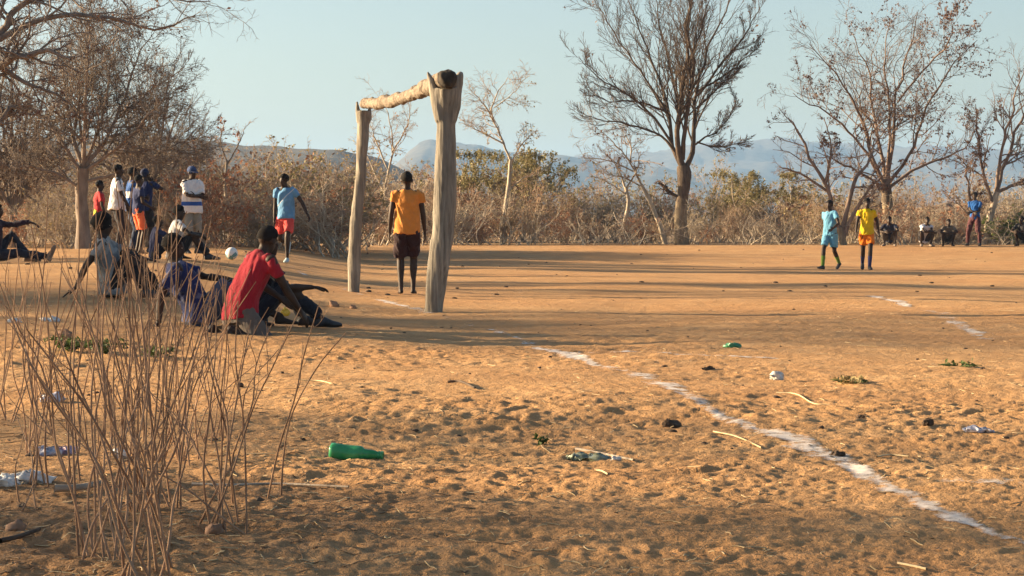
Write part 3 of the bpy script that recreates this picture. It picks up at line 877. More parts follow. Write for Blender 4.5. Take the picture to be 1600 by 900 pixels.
# off to the left: the trees whose shadows fall across the foreground
def shade_tree(x, y, h, seed, label, dense=2.2):
    rng = np.random.default_rng(seed)
    root = empty("shade_tree", (x, y, gz(x, y)))
    tr = smooth_line([(0, 0, -.1, .24), (.1, 0, h * .15, .19), (0, .1, h * .3, .18)], 10)
    limbs = []
    for i in range(9):
        a = i * 2.4 + rng.uniform(-.4, .4); o = rng.uniform(.2, .5) * h
        limbs.append(smooth_line([(0, .1, h * .28, .12), (math.cos(a) * o * .4, math.sin(a) * o * .4, h * .5, .08), (math.cos(a) * o * .8, math.sin(a) * o * .8, h * .75, .05), (math.cos(a) * o, math.sin(a) * o, h * rng.uniform(.85, 1), .02)], 12))
    v, f = tubes([(w[None, :, :3], w[None, :, 3]) for w in [tr] + limbs], 8)
    link("trunk", mesh_np("trunk", v, f, True), M_BARK_BIG, root)
    cur = (np.stack([w[:, :3] for w in limbs]), np.stack([w[:, 3] for w in limbs]))
    V, F, off = [], [], 0
    for q in (LV(10, (.2, .98), (25, 65), .42, 7, .03, .2, .55, .3, .008), LV(7, (.1, .95), (25, 65), .5, 5, .02, .22, .62, .4, .006), LV(3, (.2, .95), (25, 65), .5, 4, 0, .2, .7, .5, .005)):
        cur = grow(cur, rng=rng, **q); v, f = tubes([cur], 3); V.append(v); F.append(f + off); off += len(v)
    cr = link("crown", mesh_np("crown", np.concatenate(V), np.concatenate(F), True), M_BARK_GREY, root)
    v, f = leaf_quads(pick(cur, dense, rng, .2), .10, rng)
    link("leaves", mesh_np("leaves", v, f), M_LEAF_BROWN, cr)
    tag(root, label, "tree")
# ================================================================== SHAPE FUSING
def loft(rows, sides=12, cap=True):
    """closed tube through rows of (centre, a, b, side_dir, fwd_dir); rounded ends"""
    V = []
    a = np.arange(sides) * 2 * math.pi / sides
    for c, ra, rb_, sd, fd in rows:
        V.append(np.asarray(c)[None] + np.cos(a)[:, None] * ra * np.asarray(sd)[None] + np.sin(a)[:, None] * rb_ * np.asarray(fd)[None])
    n = len(rows)
    idx = np.arange(n * sides).reshape(n, sides); nx = np.roll(idx, -1, 1)
    q = [tuple(x) for x in np.stack([idx[:-1], nx[:-1], nx[1:], idx[1:]], -1).reshape(-1, 4)]
    q.append(tuple(idx[0][::-1])); q.append(tuple(idx[-1]))
    return np.concatenate(V), q

def frame(t, ref):
    t = np.asarray(t, float); t = t / (np.linalg.norm(t) + 1e-9)
    s = np.cross(t, ref); k = np.linalg.norm(s)
    if k < 1e-3: s = np.cross(t, np.array([0.3, 1, 0.2])); k = np.linalg.norm(s)
    s /= k
    return s, np.cross(s, t)

def tube_path(pts, radii, sides=10, ref=(0, 1, 0), round_ends=True):
    """tapered round limb along a path; radii may be numbers or (a,b) pairs"""
    pts = [np.asarray(p, float) for p in pts]; rows = []
    n = len(pts)
    for i in range(n):
        t = pts[min(i + 1, n - 1)] - pts[max(i - 1, 0)]
        s, f = frame(t, np.asarray(ref, float))
        r = radii[i]; ra, rb_ = r if isinstance(r, tuple) else (r, r)
        if i == 0 and round_ends:
            u = t / np.linalg.norm(t); m = (ra + rb_) / 2
            rows.append((pts[0] - u * m * 0.75, ra * .5, rb_ * .5, s, f)); rows.append((pts[0] - u * m * 0.4, ra * .85, rb_ * .85, s, f))
        rows.append((pts[i], ra, rb_, s, f))
        if i == n - 1 and round_ends:
            u = t / np.linalg.norm(t); m = (ra + rb_) / 2
            rows.append((pts[i] + u * m * 0.4, ra * .85, rb_ * .85, s, f)); rows.append((pts[i] + u * m * 0.75, ra * .5, rb_ * .5, s, f))
    return loft(rows, sides)

def ball(c, r, seg=12, rings=8, rot=None):
    """ellipsoid; r = (rx, ry, rz)"""
    c = np.asarray(c, float); V = [[0, 0, 1]]
    for i in range(1, rings):
        p = math.pi * i / rings
        for j in range(seg):
            a = 2 * math.pi * j / seg
            V.append([math.sin(p) * math.cos(a), math.sin(p) * math.sin(a), math.cos(p)])
    V.append([0, 0, -1]); V = np.array(V) * np.asarray(r)
    if rot is not None: V = V @ np.asarray(rot).T
    F = []
    for j in range(seg):
        F.append((0, 1 + j, 1 + (j + 1) % seg))
    for i in range(rings - 2):
        for j in range(seg):
            a = 1 + i * seg + j; b = 1 + i * seg + (j + 1) % seg
            F.append((a, a + seg, b + seg, b))
    L = len(V) - 1
    for j in range(seg):
        F.append((L, L - seg + (j + 1) % seg, L - seg + j))
    return V + c, F

def join_shapes(shapes):
    V, F, off = [], [], 0
    for v, f in shapes:
        V.append(np.asarray(v, float)); F += [tuple(int(i) + off for i in q) for q in f]; off += len(v)
    return np.concatenate(V), F

def fuse(shapes, voxel, smooth=4, sfac=0.5):
    """merge overlapping closed shapes into one continuous skin"""
    v, f = join_shapes(shapes)
    me = bpy.data.meshes.new("tmp"); me.from_pydata(v.tolist(), [], f); me.update()
    o = bpy.data.objects.new("tmp", me); COL.objects.link(o)
    r = o.modifiers.new("r", 'REMESH'); r.mode = 'VOXEL'; r.voxel_size = voxel; r.use_smooth_shade = True
    if smooth:
        s = o.modifiers.new("s", 'SMOOTH'); s.factor = sfac; s.iterations = smooth
    bpy.context.view_layer.update()
    dg = bpy.context.evaluated_depsgraph_get()
    out = bpy.data.meshes.new_from_object(o.evaluated_get(dg))
    bpy.data.objects.remove(o); bpy.data.meshes.remove(me)
    n = len(out.vertices); co = np.empty(n * 3, np.float32); out.vertices.foreach_get("co", co)
    nf = len(out.polygons)
    li = np.empty(len(out.loops), np.int32); out.loops.foreach_get("vertex_index", li)
    tot = np.empty(nf, np.int32); out.polygons.foreach_get("loop_total", tot)
    bpy.data.meshes.remove(out)
    return co.reshape(-1, 3).astype(float), li, tot

def mesh_raw(name, v, li, tot, extra=None):
    faces = []
    st = np.concatenate([[0], np.cumsum(tot)[:-1]])
    for k in (3, 4):
        s = st[tot == k]
        if len(s): faces.append(li[s[:, None] + np.arange(k)])
    if extra is not None:
        ev, ef = extra
        off = len(v); v = np.vstack([v, ev])
        for k in (3, 4):
            q = [x for x in ef if len(x) == k]
            if q: faces.append(np.array(q) + off)
        # larger caps as fans
        for x in ef:
            if len(x) > 4: faces.append(np.array([[x[0] + off, x[i] + off, x[i + 1] + off] for i in range(1, len(x) - 1)]))
    return mesh_np(name, v, faces, True)

# ================================================================== GOAL
def wood_material(name, c1, c2, c3, rough=0.9):
    m, nt, b = new_mat(name)
    v = coords(nt, "Object", (1, 1, 0.09))
    v2 = coords(nt, "Object", (1, 1, 0.35))
    grain = noise(nt, 26, 6, 0.65, v, 0.4)
    blot = noise(nt, 3.0, 4, 0.6, v2)
    col = ramp(nt, grain, [(0.30, c1), (0.52, c2), (0.75, c3)])
    col = mix(nt, math_n(nt, 'MULTIPLY', ramp(nt, blot, [(0.42, (0, 0, 0)), (0.66, (1, 1, 1))]), 0.45), col, (c1[0] * .8, c1[1] * .8, c1[2] * .8))
    nt.links.new(col, b.inputs["Base Color"]); b.inputs["Roughness"].default_value = rough
    b.inputs["Specular IOR Level"].default_value = 0.2
    bump(nt, b, math_n(nt, 'ADD', grain, math_n(nt, 'MULTIPLY', noise(nt, 55, 3, 0.6, v), 0.5)), 0.8, 0.015)
    return m
def log_material():
    m, nt, b = new_mat("weathered_log")
    t = nt.nodes.new("ShaderNodeTexCoord"); mp = nt.nodes.new("ShaderNodeMapping")
    mp.inputs["Rotation"].default_value = (0, 0, math.atan2(-7.0, 1.4) + math.pi / 2); mp.inputs["Scale"].default_value = (1, 0.12, 1)
    nt.links.new(t.outputs["Object"], mp.inputs[0])
    grain = noise(nt, 20, 6, 0.65, mp.outputs[0], 0.5)
    col = ramp(nt, grain, [(0.3, (0.09, 0.072, 0.055)), (0.50, (0.205, 0.165, 0.125)), (0.75, (0.34, 0.28, 0.215))])
    pits = ramp(nt, noise(nt, 7, 3, 0.5, coords(nt, "Object")), [(0.58, (0, 0, 0)), (0.65, (1, 1, 1))])
    col = mix(nt, math_n(nt, 'MULTIPLY', pits, 0.7), col, (0.05, 0.03, 0.02))
    nt.links.new(col, b.inputs["Base Color"]); b.inputs["Roughness"].default_value = 0.9
    b.inputs["Specular IOR Level"].default_value = 0.2
    bump(nt, b, grain, 0.8, 0.02)
    return m
M_POST = wood_material("weathered_post", (0.12, 0.105, 0.085), (0.26, 0.23, 0.185), (0.40, 0.355, 0.29))
M_LOG = log_material()
M_END_GRAIN = simple_mat("black_end_grain", (0.02, 0.016, 0.013), (0.06, 0.048, 0.038), 14, 0.95, 0.6, 40)

def knobbly(v, amp, freq, seed, zs=0.35):
    n = np.stack([fbm(v[:, 0] * freq + v[:, 2] * freq * zs + 5 * i, v[:, 1] * freq - v[:, 2] * freq * zs * .7, 3, seed + i) for i in range(3)], -1)
    return v + amp * n

def build_goal():
    fb = hit(677, 489); bb = hit(553, 459)
    dF, dB = fb[1], bb[1]
    root = empty("wooden_goal", ((fb[0] + bb[0]) / 2, (fb[1] + bb[1]) / 2, (fb[2] + bb[2]) / 2))
    o = np.array(root.location)
    def W(px, py, d): return P(px, py, d) - o
    kF = dF / FPX; kB = dB / FPX
    bar = np.array([bb[0] - fb[0], bb[1] - fb[1], 0]); bar /= np.linalg.norm(bar)
    side = np.array([bar[1], -bar[0], 0])               # across the crossbar
    if side[0] < 0: side = -side
    # front post with its forked head
    def path(pts, d, k, sd, depth=1.0):
        rows = []
        for px, py, w in pts:
            rows.append((W(px, py, d), w * k, w * k * depth, sd, np.cross([0, 0, 1.0], sd)))
        return loft(rows, 14)
    xs = np.array([1.0, 0, 0])
    main = path([(674, 515, 15.5), (677, 488, 15.5), (681, 440, 16.5), (686, 400, 17.2), (691, 363, 17.6), (694, 320, 17.2), (695.5, 280, 16.8), (696, 241, 16.2), (697, 200, 15.5), (697, 179, 16), (697, 160, 19.5), (697, 148, 22), (697, 139, 21.5)], dF, kF, xs, 1.0)
    pl = path([(690, 190, 11), (686, 170, 11.5), (681, 150, 10), (676, 132, 7.5), (671.5, 120, 4.5), (669, 112, 1.8)], dF, kF, xs, 1.3)
    pr = path([(703, 190, 11), (706, 170, 12), (710, 150, 10.5), (714, 132, 9), (717.5, 118, 7), (720, 111, 3.5)], dF, kF, xs, 1.3)
    v, li, tot = fuse([main, pl, pr], 0.014, 3)
    v = knobbly(v, 0.022, 5, 210); v = knobbly(v, 0.010, 24, 230, .05)
    p1 = link("post", mesh_raw("post", v, li, tot), M_POST, root)
    p1["label"] = "front post with forked head holding the log"
    # rear post
    main = path([(551, 480, 10), (552, 458, 10), (553, 407, 9.6), (558, 340, 9.2), (562.5, 287, 8.7), (565.5, 240, 8.9), (567, 207, 9.4), (568, 185, 10.5), (568, 174, 11.5)], dB, kB, xs)
    h1 = path([(562, 190, 6), (558.5, 172, 4.5), (557.5, 159, 2)], dB, kB, xs, 1.2)
    h2 = path([(574, 190, 6), (577, 176, 4), (578, 168, 2)], dB, kB, xs, 1.2)
    v, li, tot = fuse([main, h1, h2], 0.014, 3)
    v = knobbly(v, 0.022, 5, 250); v = knobbly(v, 0.010, 24, 270, .05)
    p2 = link("post", mesh_raw("post", v, li, tot), M_POST, root)
    p2["label"] = "rear post with notched top"
    # crossbar: a crooked log from fork to fork
    A = W(698, 123, dF - 0.22); B = W(566, 163.5, dB + 0.12)
    n = 22; rows = []
    Aw, Bw = A + o, B + o
    pa, pb = 698.0, 566.0
    ctl = np.array([(698, 123, 15), (684, 128.5, 14), (670, 135, 12.5), (655, 142, 11.5), (640, 149, 8.8), (622, 154, 9.2), (604, 159.5, 9.6), (588, 161.5, 8.6), (576, 162.5, 8.2), (566, 163, 7.2)])
    for i in range(n):
        px = pa + (pb - pa) * (i / (n - 1))
        u = (px - 800) / FPX                            # where the log's straight axis is seen at this pixel column
        t = (Aw[0] - u * Aw[1]) / ((Aw[0] - u * Aw[1]) - (Bw[0] - u * Bw[1]))
        dd = Aw[1] * (1 - t) + Bw[1] * t
        py = np.interp(px, ctl[::-1, 0], ctl[::-1, 1]); r = np.interp(px, ctl[::-1, 0], ctl[::-1, 2]) * dd / FPX
        rows.append((P(px, py, dd) - o, r * 1.0, r, side, np.array([0, 0, 1.0])))
    v, li, tot = fuse([loft(rows, 14)], 0.014, 2)
    v = knobbly(v, 0.04, 2.2, 290); v = knobbly(v, 0.022, 13, 295)
    c1 = link("crossbar", mesh_raw("crossbar", v, li, tot), M_LOG, root)
    c1["label"] = "crooked weathered log laid across both posts"
    # near-black end of the log, towards the camera
    rows2 = [(rows[0][0] - bar * 0.17, 0.055, 0.055, side, np.array([0, 0, 1.0])), (rows[0][0] - bar * 0.15, 0.088, 0.085, side, np.array([0, 0, 1.0])), (rows[0][0] - bar * 0.10, 0.106, 0.1, side, np.array([0, 0, 1.0])), (rows[0][0] + bar * .02, 0.108, 0.102, side, np.array([0, 0, 1.0])), (rows[0][0] + bar * .1, 0.09, 0.09, side, np.array([0, 0, 1.0]))]
    v, li, tot = fuse([loft(rows2, 16)], 0.010, 1)
    v = knobbly(v, 0.025, 12, 310)
    e = link("log_end", mesh_raw("log_end", v, li, tot), M_END_GRAIN, c1)
    e["label"] = "black end of the log"
    tag(root, "rough timber goal of two leaning posts and a crooked log crossbar", "goal")
    return root
GOAL = build_goal()
# ================================================================== PEOPLE
def cloth(name, c, c2=None, pattern=None, rough=0.85):
    m, nt, b = new_mat(name)
    c2 = c2 or tuple(x * 0.82 for x in c)
    v = coords(nt, "Object")
    col = ramp(nt, noise(nt, 9, 4, 0.6, v), [(0.3, c2), (0.65, c)])
    if pattern: col = pattern(nt, col)
    nt.links.new(col, b.inputs["Base Color"]); b.inputs["Roughness"].default_value = rough
    b.inputs["Specular IOR Level"].default_value = 0.2
    b.inputs["Sheen Weight"].default_value = 0.08
    bump(nt, b, math_n(nt, 'ADD', noise(nt, 16, 3, 0.6, coords(nt, "Object", (1, 1, .45)), 1.0), math_n(nt, 'MULTIPLY', noise(nt, 300, 2, 0.5, v), 0.1)), 0.5, 0.03)
    return m
def axis(nt, i):
    t = nt.nodes.new("ShaderNodeTexCoord"); s = nt.nodes.new("ShaderNodeSeparateXYZ"); nt.links.new(t.outputs["Object"], s.inputs[0])
    return s.outputs[i]
def band(nt, val, lo, hi):
    return math_n(nt, 'MULTIPLY', math_n(nt, 'GREATER_THAN', val, lo), math_n(nt, 'LESS_THAN', val, hi))
def stripe_z(lo, hi, colr):
    return lambda nt, col: mix(nt, band(nt, axis(nt, 2), lo, hi), col, colr)
def multi(*ps):
    def f(nt, col):
        for p in ps: col = p(nt, col)
        return col
    return f
def sash(colr):
    def f(nt, col):
        d = math_n(nt, 'ADD', math_n(nt, 'MULTIPLY', axis(nt, 0), 1.0), axis(nt, 2))
        return mix(nt, math_n(nt, 'MULTIPLY', math_n(nt, 'MULTIPLY', band(nt, d, 1.235, 1.262), math_n(nt, 'GREATER_THAN', axis(nt, 1), 0.02)), 0.7), col, colr)
    return f
def chest_print(colr):
    def f(nt, col):
        x = axis(nt, 0); z = axis(nt, 2)
        tri = math_n(nt, 'LESS_THAN', math_n(nt, 'ADD', math_n(nt, 'ABSOLUTE', math_n(nt, 'SUBTRACT', x, 0.06)), math_n(nt, 'MULTIPLY', math_n(nt, 'SUBTRACT', 1.33, z), 0.5)), 0.055)
        m = math_n(nt, 'MULTIPLY', math_n(nt, 'MULTIPLY', tri, band(nt, z, 1.24, 1.33)), math_n(nt, 'GREATER_THAN', axis(nt, 1), 0.05))
        return mix(nt, math_n(nt, 'MULTIPLY', m, 0.8), col, colr)
    return f
def cuffs(colr, x0):
    return lambda nt, col: mix(nt, math_n(nt, 'GREATER_THAN', math_n(nt, 'ABSOLUTE', axis(nt, 0)), x0), col, colr)
def blotch(colr, scale, lo=.5, hi=.56, amt=1.0):
    return lambda nt, col: mix(nt, math_n(nt, 'MULTIPLY', ramp(nt, noise(nt, scale, 3, .5, coords(nt, "Object")), [(lo, (0, 0, 0)), (hi, (1, 1, 1))]), amt), col, colr)

M_SKIN = simple_mat("skin_dark_brown", (0.026, 0.0145, 0.009), (0.046, 0.025, 0.015), 12, 0.6, 0.15, 90, 0.3)
M_HAIR = simple_mat("hair_black", (0.006, 0.005, 0.005), (0.016, 0.013, 0.012), 60, 0.9, 0.8, 160, 0.2)
M_EYE = simple_mat("eye_white", (0.20, 0.17, 0.14), (0.26, 0.22, 0.18), 5, 0.3)
M_SHOE_DARK = simple_mat("shoe_dark", (0.02, 0.02, 0.022), (0.05, 0.05, 0.055), 12, 0.6)
M_SHOE_PALE = simple_mat("shoe_pale", (0.30, 0.42, 0.44), (0.5, 0.55, 0.55), 12, 0.6)
M_SHOE_DUST = simple_mat("shoe_dusty", (0.12, 0.09, 0.07), (0.28, 0.22, 0.17), 12, 0.8)

def unit(v):
    v = np.asarray(v, float); return v / (np.linalg.norm(v) + 1e-9)
def ik(a, c, l1, l2, pole):
    a = np.asarray(a, float); c = np.asarray(c, float)
    d = c - a; L = np.linalg.norm(d); m = l1 + l2 - 0.004
    if L > m: c = a + d / L * m; d = c - a; L = m
    x = (l1 * l1 - l2 * l2 + L * L) / (2 * L); h = math.sqrt(max(0.0, l1 * l1 - x * x))
    u = d / L; p = np.asarray(pole, float); p = p - u * np.dot(p, u); p = unit(p)
    return a + u * x + p * h, c

def finger_shapes(w, fwd, palm, thumb_side, s, curl=0.5):
    """palm plus five bent fingers; w wrist, fwd along the hand, palm = palm normal, thumb_side"""
    fwd = unit(fwd); palm = unit(palm - fwd * np.dot(palm, fwd)); ts = unit(np.cross(fwd, palm))
    if np.dot(ts, thumb_side) < 0: ts = -ts
    pm = [loft([(w + fwd * t * s, a * s, b * s, ts, palm) for t, a, b in ((-.02, .024, .019), (.0, .027, .019), (.03, .037, .017), (.07, .042, .015), (.095, .040, .012))], 10)]
    fs = []
    for i, (off, L) in enumerate(((.030, .072), (.011, .082), (-.010, .076), (-.029, .060))):
        p = w + fwd * .088 * s + ts * off * s; d = fwd; pts = [p - fwd * .015 * s, p]
        for sg in (0.42, 0.32, 0.26):
            ang = curl * (0.55 + 0.25 * (sg < .4)); d = unit(d * math.cos(ang) + palm * math.sin(ang))
            q = unit(np.cross(d, ts))
            p = p + d * L * sg * s; pts.append(p)
        fs.append(tube_path(pts, [.0095 * s, .009 * s, .0085 * s, .0078 * s, .0065 * s], 6, tuple(ts)))
    p = w + fwd * .025 * s + ts * .030 * s; d = unit(fwd * .7 + ts * .65 + palm * .25); pts = [p - d * .01 * s, p]
    for sg in (.035, .03, .024):
        p = p + d * sg * s; pts.append(p); d = unit(d + fwd * .25 + palm * .3 * curl)
    fs.append(tube_path(pts, [.012 * s, .012 * s, .0105 * s, .0095 * s, .007 * s], 6, tuple(palm)))
    return pm, fs

def person(px, py, height, yaw, label, top, bottom, pose=None, loc=None, d=None, shoes=None, shoe_mat=None, socks=None, bottom_len=0.62, sleeve=0.6,
           hair='short', hat_mat=None, voxel=0.016, group=None, seed=0, slim=1.0, baggy=1.0, tails=0.0, sink=0.0):
    """height: standing height (m); yaw: degrees, 0 faces away from the camera, -90 faces right"""
    rng = np.random.default_rng(seed + 900)
    s = height / 1.72
    if loc is None:
        if d is not None:
            q = P(px, py, d); loc = (q[0], q[1], gz(q[0], q[1]))
        else:
            loc = hit(px, py)
    root = empty("person", (loc[0], loc[1], gz(loc[0], loc[1]) - sink), R(yaw))
    po = dict(pelvis=(0, 0, .93), lean=(0, 0.03, 1), twist=0.0, head=(0, 0.12, 1), look=(0, 1, 0),
              handL=(-.27, .06, .80), handR=(.27, .06, .80), poleL=(-.35, -1, 0), poleR=(.35, -1, 0), palmL=(1, 0, 0), palmR=(-1, 0, 0),
              footL=(-.10, 0, .09), footR=(.10, 0, .09), kneeL=(-.05, 1, 0), kneeR=(.05, 1, 0), toeL=(-.12, 1, 0), toeR=(.12, 1, 0), curl=0.5,
              shrug=0.0)
    po.update(pose or {})
    A = lambda k: np.asarray(po[k], float) * s
    pel = A("pelvis"); up = unit(po["lean"]); tw = po["twist"]
    # chest side direction; the torso faces +Y turned by twist
    fwd0 = np.array([-math.sin(tw), math.cos(tw), 0]); sd = unit(np.cross(fwd0, up)); fw = np.cross(up, sd)
    sdp = np.array([1.0, 0, 0]); fwp = np.array([0, 1.0, 0])
    if abs(up[1]) > .5: fwp = unit(np.cross(up, sdp))
    bend = np.array([0, 0, 1.0])
    waist = pel + unit(bend * .5 + up * .5) * .16 * s
    chest = waist + up * .20 * s; shl = chest + up * .135 * s; neck = shl + up * .06 * s
    hd = unit(po["head"]); headc = neck + unit(up * .5 + hd * .5) * .045 * s + hd * .078 * s
    look = unit(np.asarray(po["look"], float)); hs = unit(np.cross(look, hd)); hf = np.cross(hd, hs)
    J = {}
    for k, sg in (("L", -1), ("R", 1)):
        J["sh" + k] = shl + sd * sg * .172 * s * slim - up * (.015 - po["shrug"]) * s
        J["hip" + k] = pel + sdp * sg * .088 * s - np.array([0, 0, .02 * s])
        J["el" + k], J["wr" + k] = ik(J["sh" + k], A("hand" + k), .285 * s, .255 * s, po["pole" + k])
        J["kn" + k], J["an" + k] = ik(J["hip" + k], A("foot" + k), .425 * s, .42 * s, po["knee" + k])
    body = []; fing = []
    body.append(loft([(pel - bend * .08 * s, .12 * s, .095 * s, sdp, fwp), (pel, .145 * s * slim, .105 * s, sdp, fwp), (waist, .125 * s * slim, .092 * s, sd, fw), (chest, .15 * s * slim, .105 * s, sd, fw), (shl, .145 * s * slim, .075 * s, sd, fw), (neck, .06 * s, .055 * s, sd, fw)], 14))
    body.append(tube_path([neck - up * .05 * s, neck, headc - hd * .04 * s], [.062 * s, .052 * s, .052 * s], 10))
    # head: skull, face, jaw, nose, ears, lips, brow
    Rm = np.stack([hs, hf, hd], 1)
    body.append(ball(headc + hd * .022 * s - hf * .012 * s, (.074 * s, .094 * s, .092 * s), 14, 10, Rm))
    body.append(ball(headc - hd * .045 * s + hf * .03 * s, (.058 * s, .062 * s, .07 * s), 12, 8, Rm))
    body.append(ball(headc - hd * .095 * s + hf * .055 * s, (.032 * s, .032 * s, .026 * s), 10, 6, Rm))
    body.append(tube_path([headc + hd * .012 * s + hf * .082 * s, headc - hd * .022 * s + hf * .10 * s], [.011 * s, .019 * s], 8))
    body.append(ball(headc - hd * .058 * s + hf * .088 * s, (.026 * s, .014 * s, .014 * s), 10, 6, Rm))
    body.append(ball(headc + hd * .022 * s + hf * .074 * s, (.05 * s, .017 * s, .012 * s), 10, 6, Rm))
    for sg in (-1, 1):
        body.append(ball(headc - hd * .01 * s + hs * sg * .078 * s - hf * .005 * s, (.014 * s, .022 * s, .033 * s), 8, 6, Rm))
    for k, sg in (("L", -1), ("R", 1)):
        sh, el, wr = J["sh" + k], J["el" + k], J["wr" + k]
        body.append(tube_path([sh - unit(sh - shl) * .05 * s, sh, sh + (el - sh) * .4, el, el + (wr - el) * .3, wr], [.055 * s, .055 * s, .046 * s, .037 * s, .039 * s, .025 * s], 10))
        pm, fs = finger_shapes(wr, unit(unit(wr - el) + np.asarray(po.get("hdir" + k, (0, 0, 0)), float)), np.asarray(po["palm" + k], float), np.asarray([0, 1, .3]), s, po["curl"])
        body += pm; fing += fs
        hp, kn, an = J["hip" + k], J["kn" + k], J["an" + k]
        body.append(tube_path([hp, hp + (kn - hp) * .35, kn - (kn - hp) * .08, kn, kn + (an - kn) * .3, kn + (an - kn) * .7, an], [.088 * s, .08 * s, .056 * s, .054 * s, .055 * s, .038 * s, .034 * s], 12))
        toe = unit(po["toe" + k]); side = unit(np.cross(toe, [0, 0, 1.0])); upv = np.cross(side, toe)
        heel = an - toe * .045 * s - upv * .05 * s
        J["heel" + k] = heel; J["toe" + k] = toe; J["tup" + k] = upv
        body.append(loft([(heel - toe * .012 * s, .022 * s, .02 * s, side, upv), (heel + toe * .02 * s + upv * .012 * s, .034 * s, .036 * s, side, upv), (heel + toe * .08 * s + upv * .01 * s, .037 * s, .034 * s, side, upv), (heel + toe * .15 * s - upv * .006 * s, .044 * s, .022 * s, side, upv), (heel + toe * .20 * s - upv * .012 * s, .04 * s, .016 * s, side, upv), (heel + toe * .225 * s - upv * .015 * s, .028 * s, .011 * s, side, upv)], 10))
    v, li, tot = fuse(body, voxel * s, 3)
    me = mesh_raw("body", v, li, tot, join_shapes(fing))
    b = link("body", me, M_SKIN, root)
    # eyes
    for sg in (-1, 1):
        ev, ef = ball(headc + hd * .004 * s + hs * sg * .031 * s + hf * .074 * s, (.011 * s, .009 * s, .006 * s), 8, 6, Rm)
        me_e = bpy.data.meshes.new("eye"); me_e.from_pydata(ev.tolist(), [], ef); link("eye", me_e, M_EYE, b)
    # hair or hat
    def scalp(gr, cut, front, name, mat, lumps):
        hv, hf_ = ball((0, 0, 0), (.074 * s + gr, .094 * s + gr, .092 * s + gr), 22, 16)
        if lumps: hv = hv + hv * (lumps * fbm(hv[:, 0] * 60 / s + hv[:, 2] * 31, hv[:, 1] * 60 / s - hv[:, 2] * 23, 3, seed + 4))[:, None]
        lim = cut * s + front * np.clip(hv[:, 1], -.04 * s, 1) * 1.0
        low = hv[:, 2] < lim
        hv[low] = hv[low] * 0.86
        w = (Rm @ hv.T).T + headc + hd * .022 * s - hf * .012 * s
        me_h = bpy.data.meshes.new(name); me_h.from_pydata(w.tolist(), [], hf_); me_h.update()
        me_h.polygons.foreach_set("use_smooth", np.ones(len(me_h.polygons), bool))
        return link(name, me_h, mat, root)
    if hair in ('short', 'thick'):
        scalp((.010 if hair == 'short' else .028) * s, -.015, .75, "hair", M_HAIR, .10)
    elif hair in ('cap', 'capback'):
        scalp(.016 * s, .0, .25, "cap", hat_mat, .03)
        fdir = hf if hair == 'cap' else -hf
        c0 = headc + hd * .035 * s
        rows = []
        for t, w_ in ((.05, .07), (.09, .072), (.12, .066), (.15, .05), (.165, .025)):
            rows.append((c0 + fdir * t * s - hd * t * .16 * s, w_ * s, .006 * s, hs, hd))
        bv, bf = loft(rows, 12)
        me_b = bpy.data.meshes.new("brim"); me_b.from_pydata(bv.tolist(), [], bf); link("brim", me_b, hat_mat, root.children[-1])
    elif hair == 'beanie':
        scalp(.022 * s, -.03, .55, "beanie", hat_mat, .05)
    # ---------------------------------------------------------------- shirt
    bg_ = baggy
    sh_shapes = [loft([(pel - bend * (.075 + tails) * s + up * .0, .172 * s * slim * bg_, .135 * s * bg_, sdp, fwp), (pel + bend * .02 * s, .165 * s * slim * bg_, .128 * s * bg_, sdp, fwp), (waist, .152 * s * slim * bg_, .118 * s * bg_, sd, fw), (chest, .172 * s * slim, .126 * s, sd, fw), (shl - up * .02 * s, .172 * s * slim, .098 * s, sd, fw), (shl + up * .028 * s, .12 * s * slim, .075 * s, sd, fw), (neck - up * .012 * s, .066 * s, .062 * s, sd, fw)], 18)]
    for k in "LR":
        sh, el, wr = J["sh" + k], J["el" + k], J["wr" + k]
        e1 = sh + (el - sh) * min(sleeve, 1.0)
        pts = [sh + (shl - sh) * .3, sh + (e1 - sh) * .1, e1]; rad = [.066 * s, .062 * s, .060 * s * (1 + .12 * (bg_ - 1))]
        if sleeve > 1.0: pts = [sh + (shl - sh) * .3, sh, el, el + (wr - el) * (sleeve - 1)]; rad = [.068 * s, .068 * s, .054 * s, .042 * s]
        sh_shapes.append(tube_path(pts, rad, 12, round_ends=False))
    v, li, tot = fuse(sh_shapes, voxel * s, 2)
    v = wrinkle(v, s, seed)
    shirt = link("shirt", mesh_raw("shirt", v, li, tot), top, root)
    # ---------------------------------------------------------------- shorts or trousers
    bs = [loft([(pel - bend * .105 * s, .142 * s, .118 * s, sdp, fwp), (pel - bend * .03 * s, .158 * s * slim, .124 * s, sdp, fwp), (pel + unit(bend + up) * .05 * s, .150 * s * slim, .115 * s, sdp, fwp), (waist - unit(bend + up) * .02 * s, .132 * s * slim, .10 * s, sd, fw)], 16)]
    for k in "LR":
        hp, kn, an = J["hip" + k], J["kn" + k], J["an" + k]
        if bottom_len <= 1.0:
            e1 = hp + (kn - hp) * bottom_len
            bs.append(tube_path([hp + np.array([0, 0, .0]), hp + (e1 - hp) * .5, e1], [.100 * s, .090 * s * bg_, .086 * s * bg_], 14, round_ends=False))
        else:
            f = bottom_len - 1
            bs.append(tube_path([hp, hp + (kn - hp) * .5, kn, kn + (an - kn) * .5 * f, kn + (an - kn) * f], [.102 * s, .092 * s, .074 * s, .066 * s, .060 * s], 14, round_ends=False))
    v, li, tot = fuse(bs, voxel * s, 2)
    v = wrinkle(v, s, seed + 5)
    link("trousers" if bottom_len > 1.0 else "shorts", mesh_raw("shorts", v, li, tot), bottom, root)
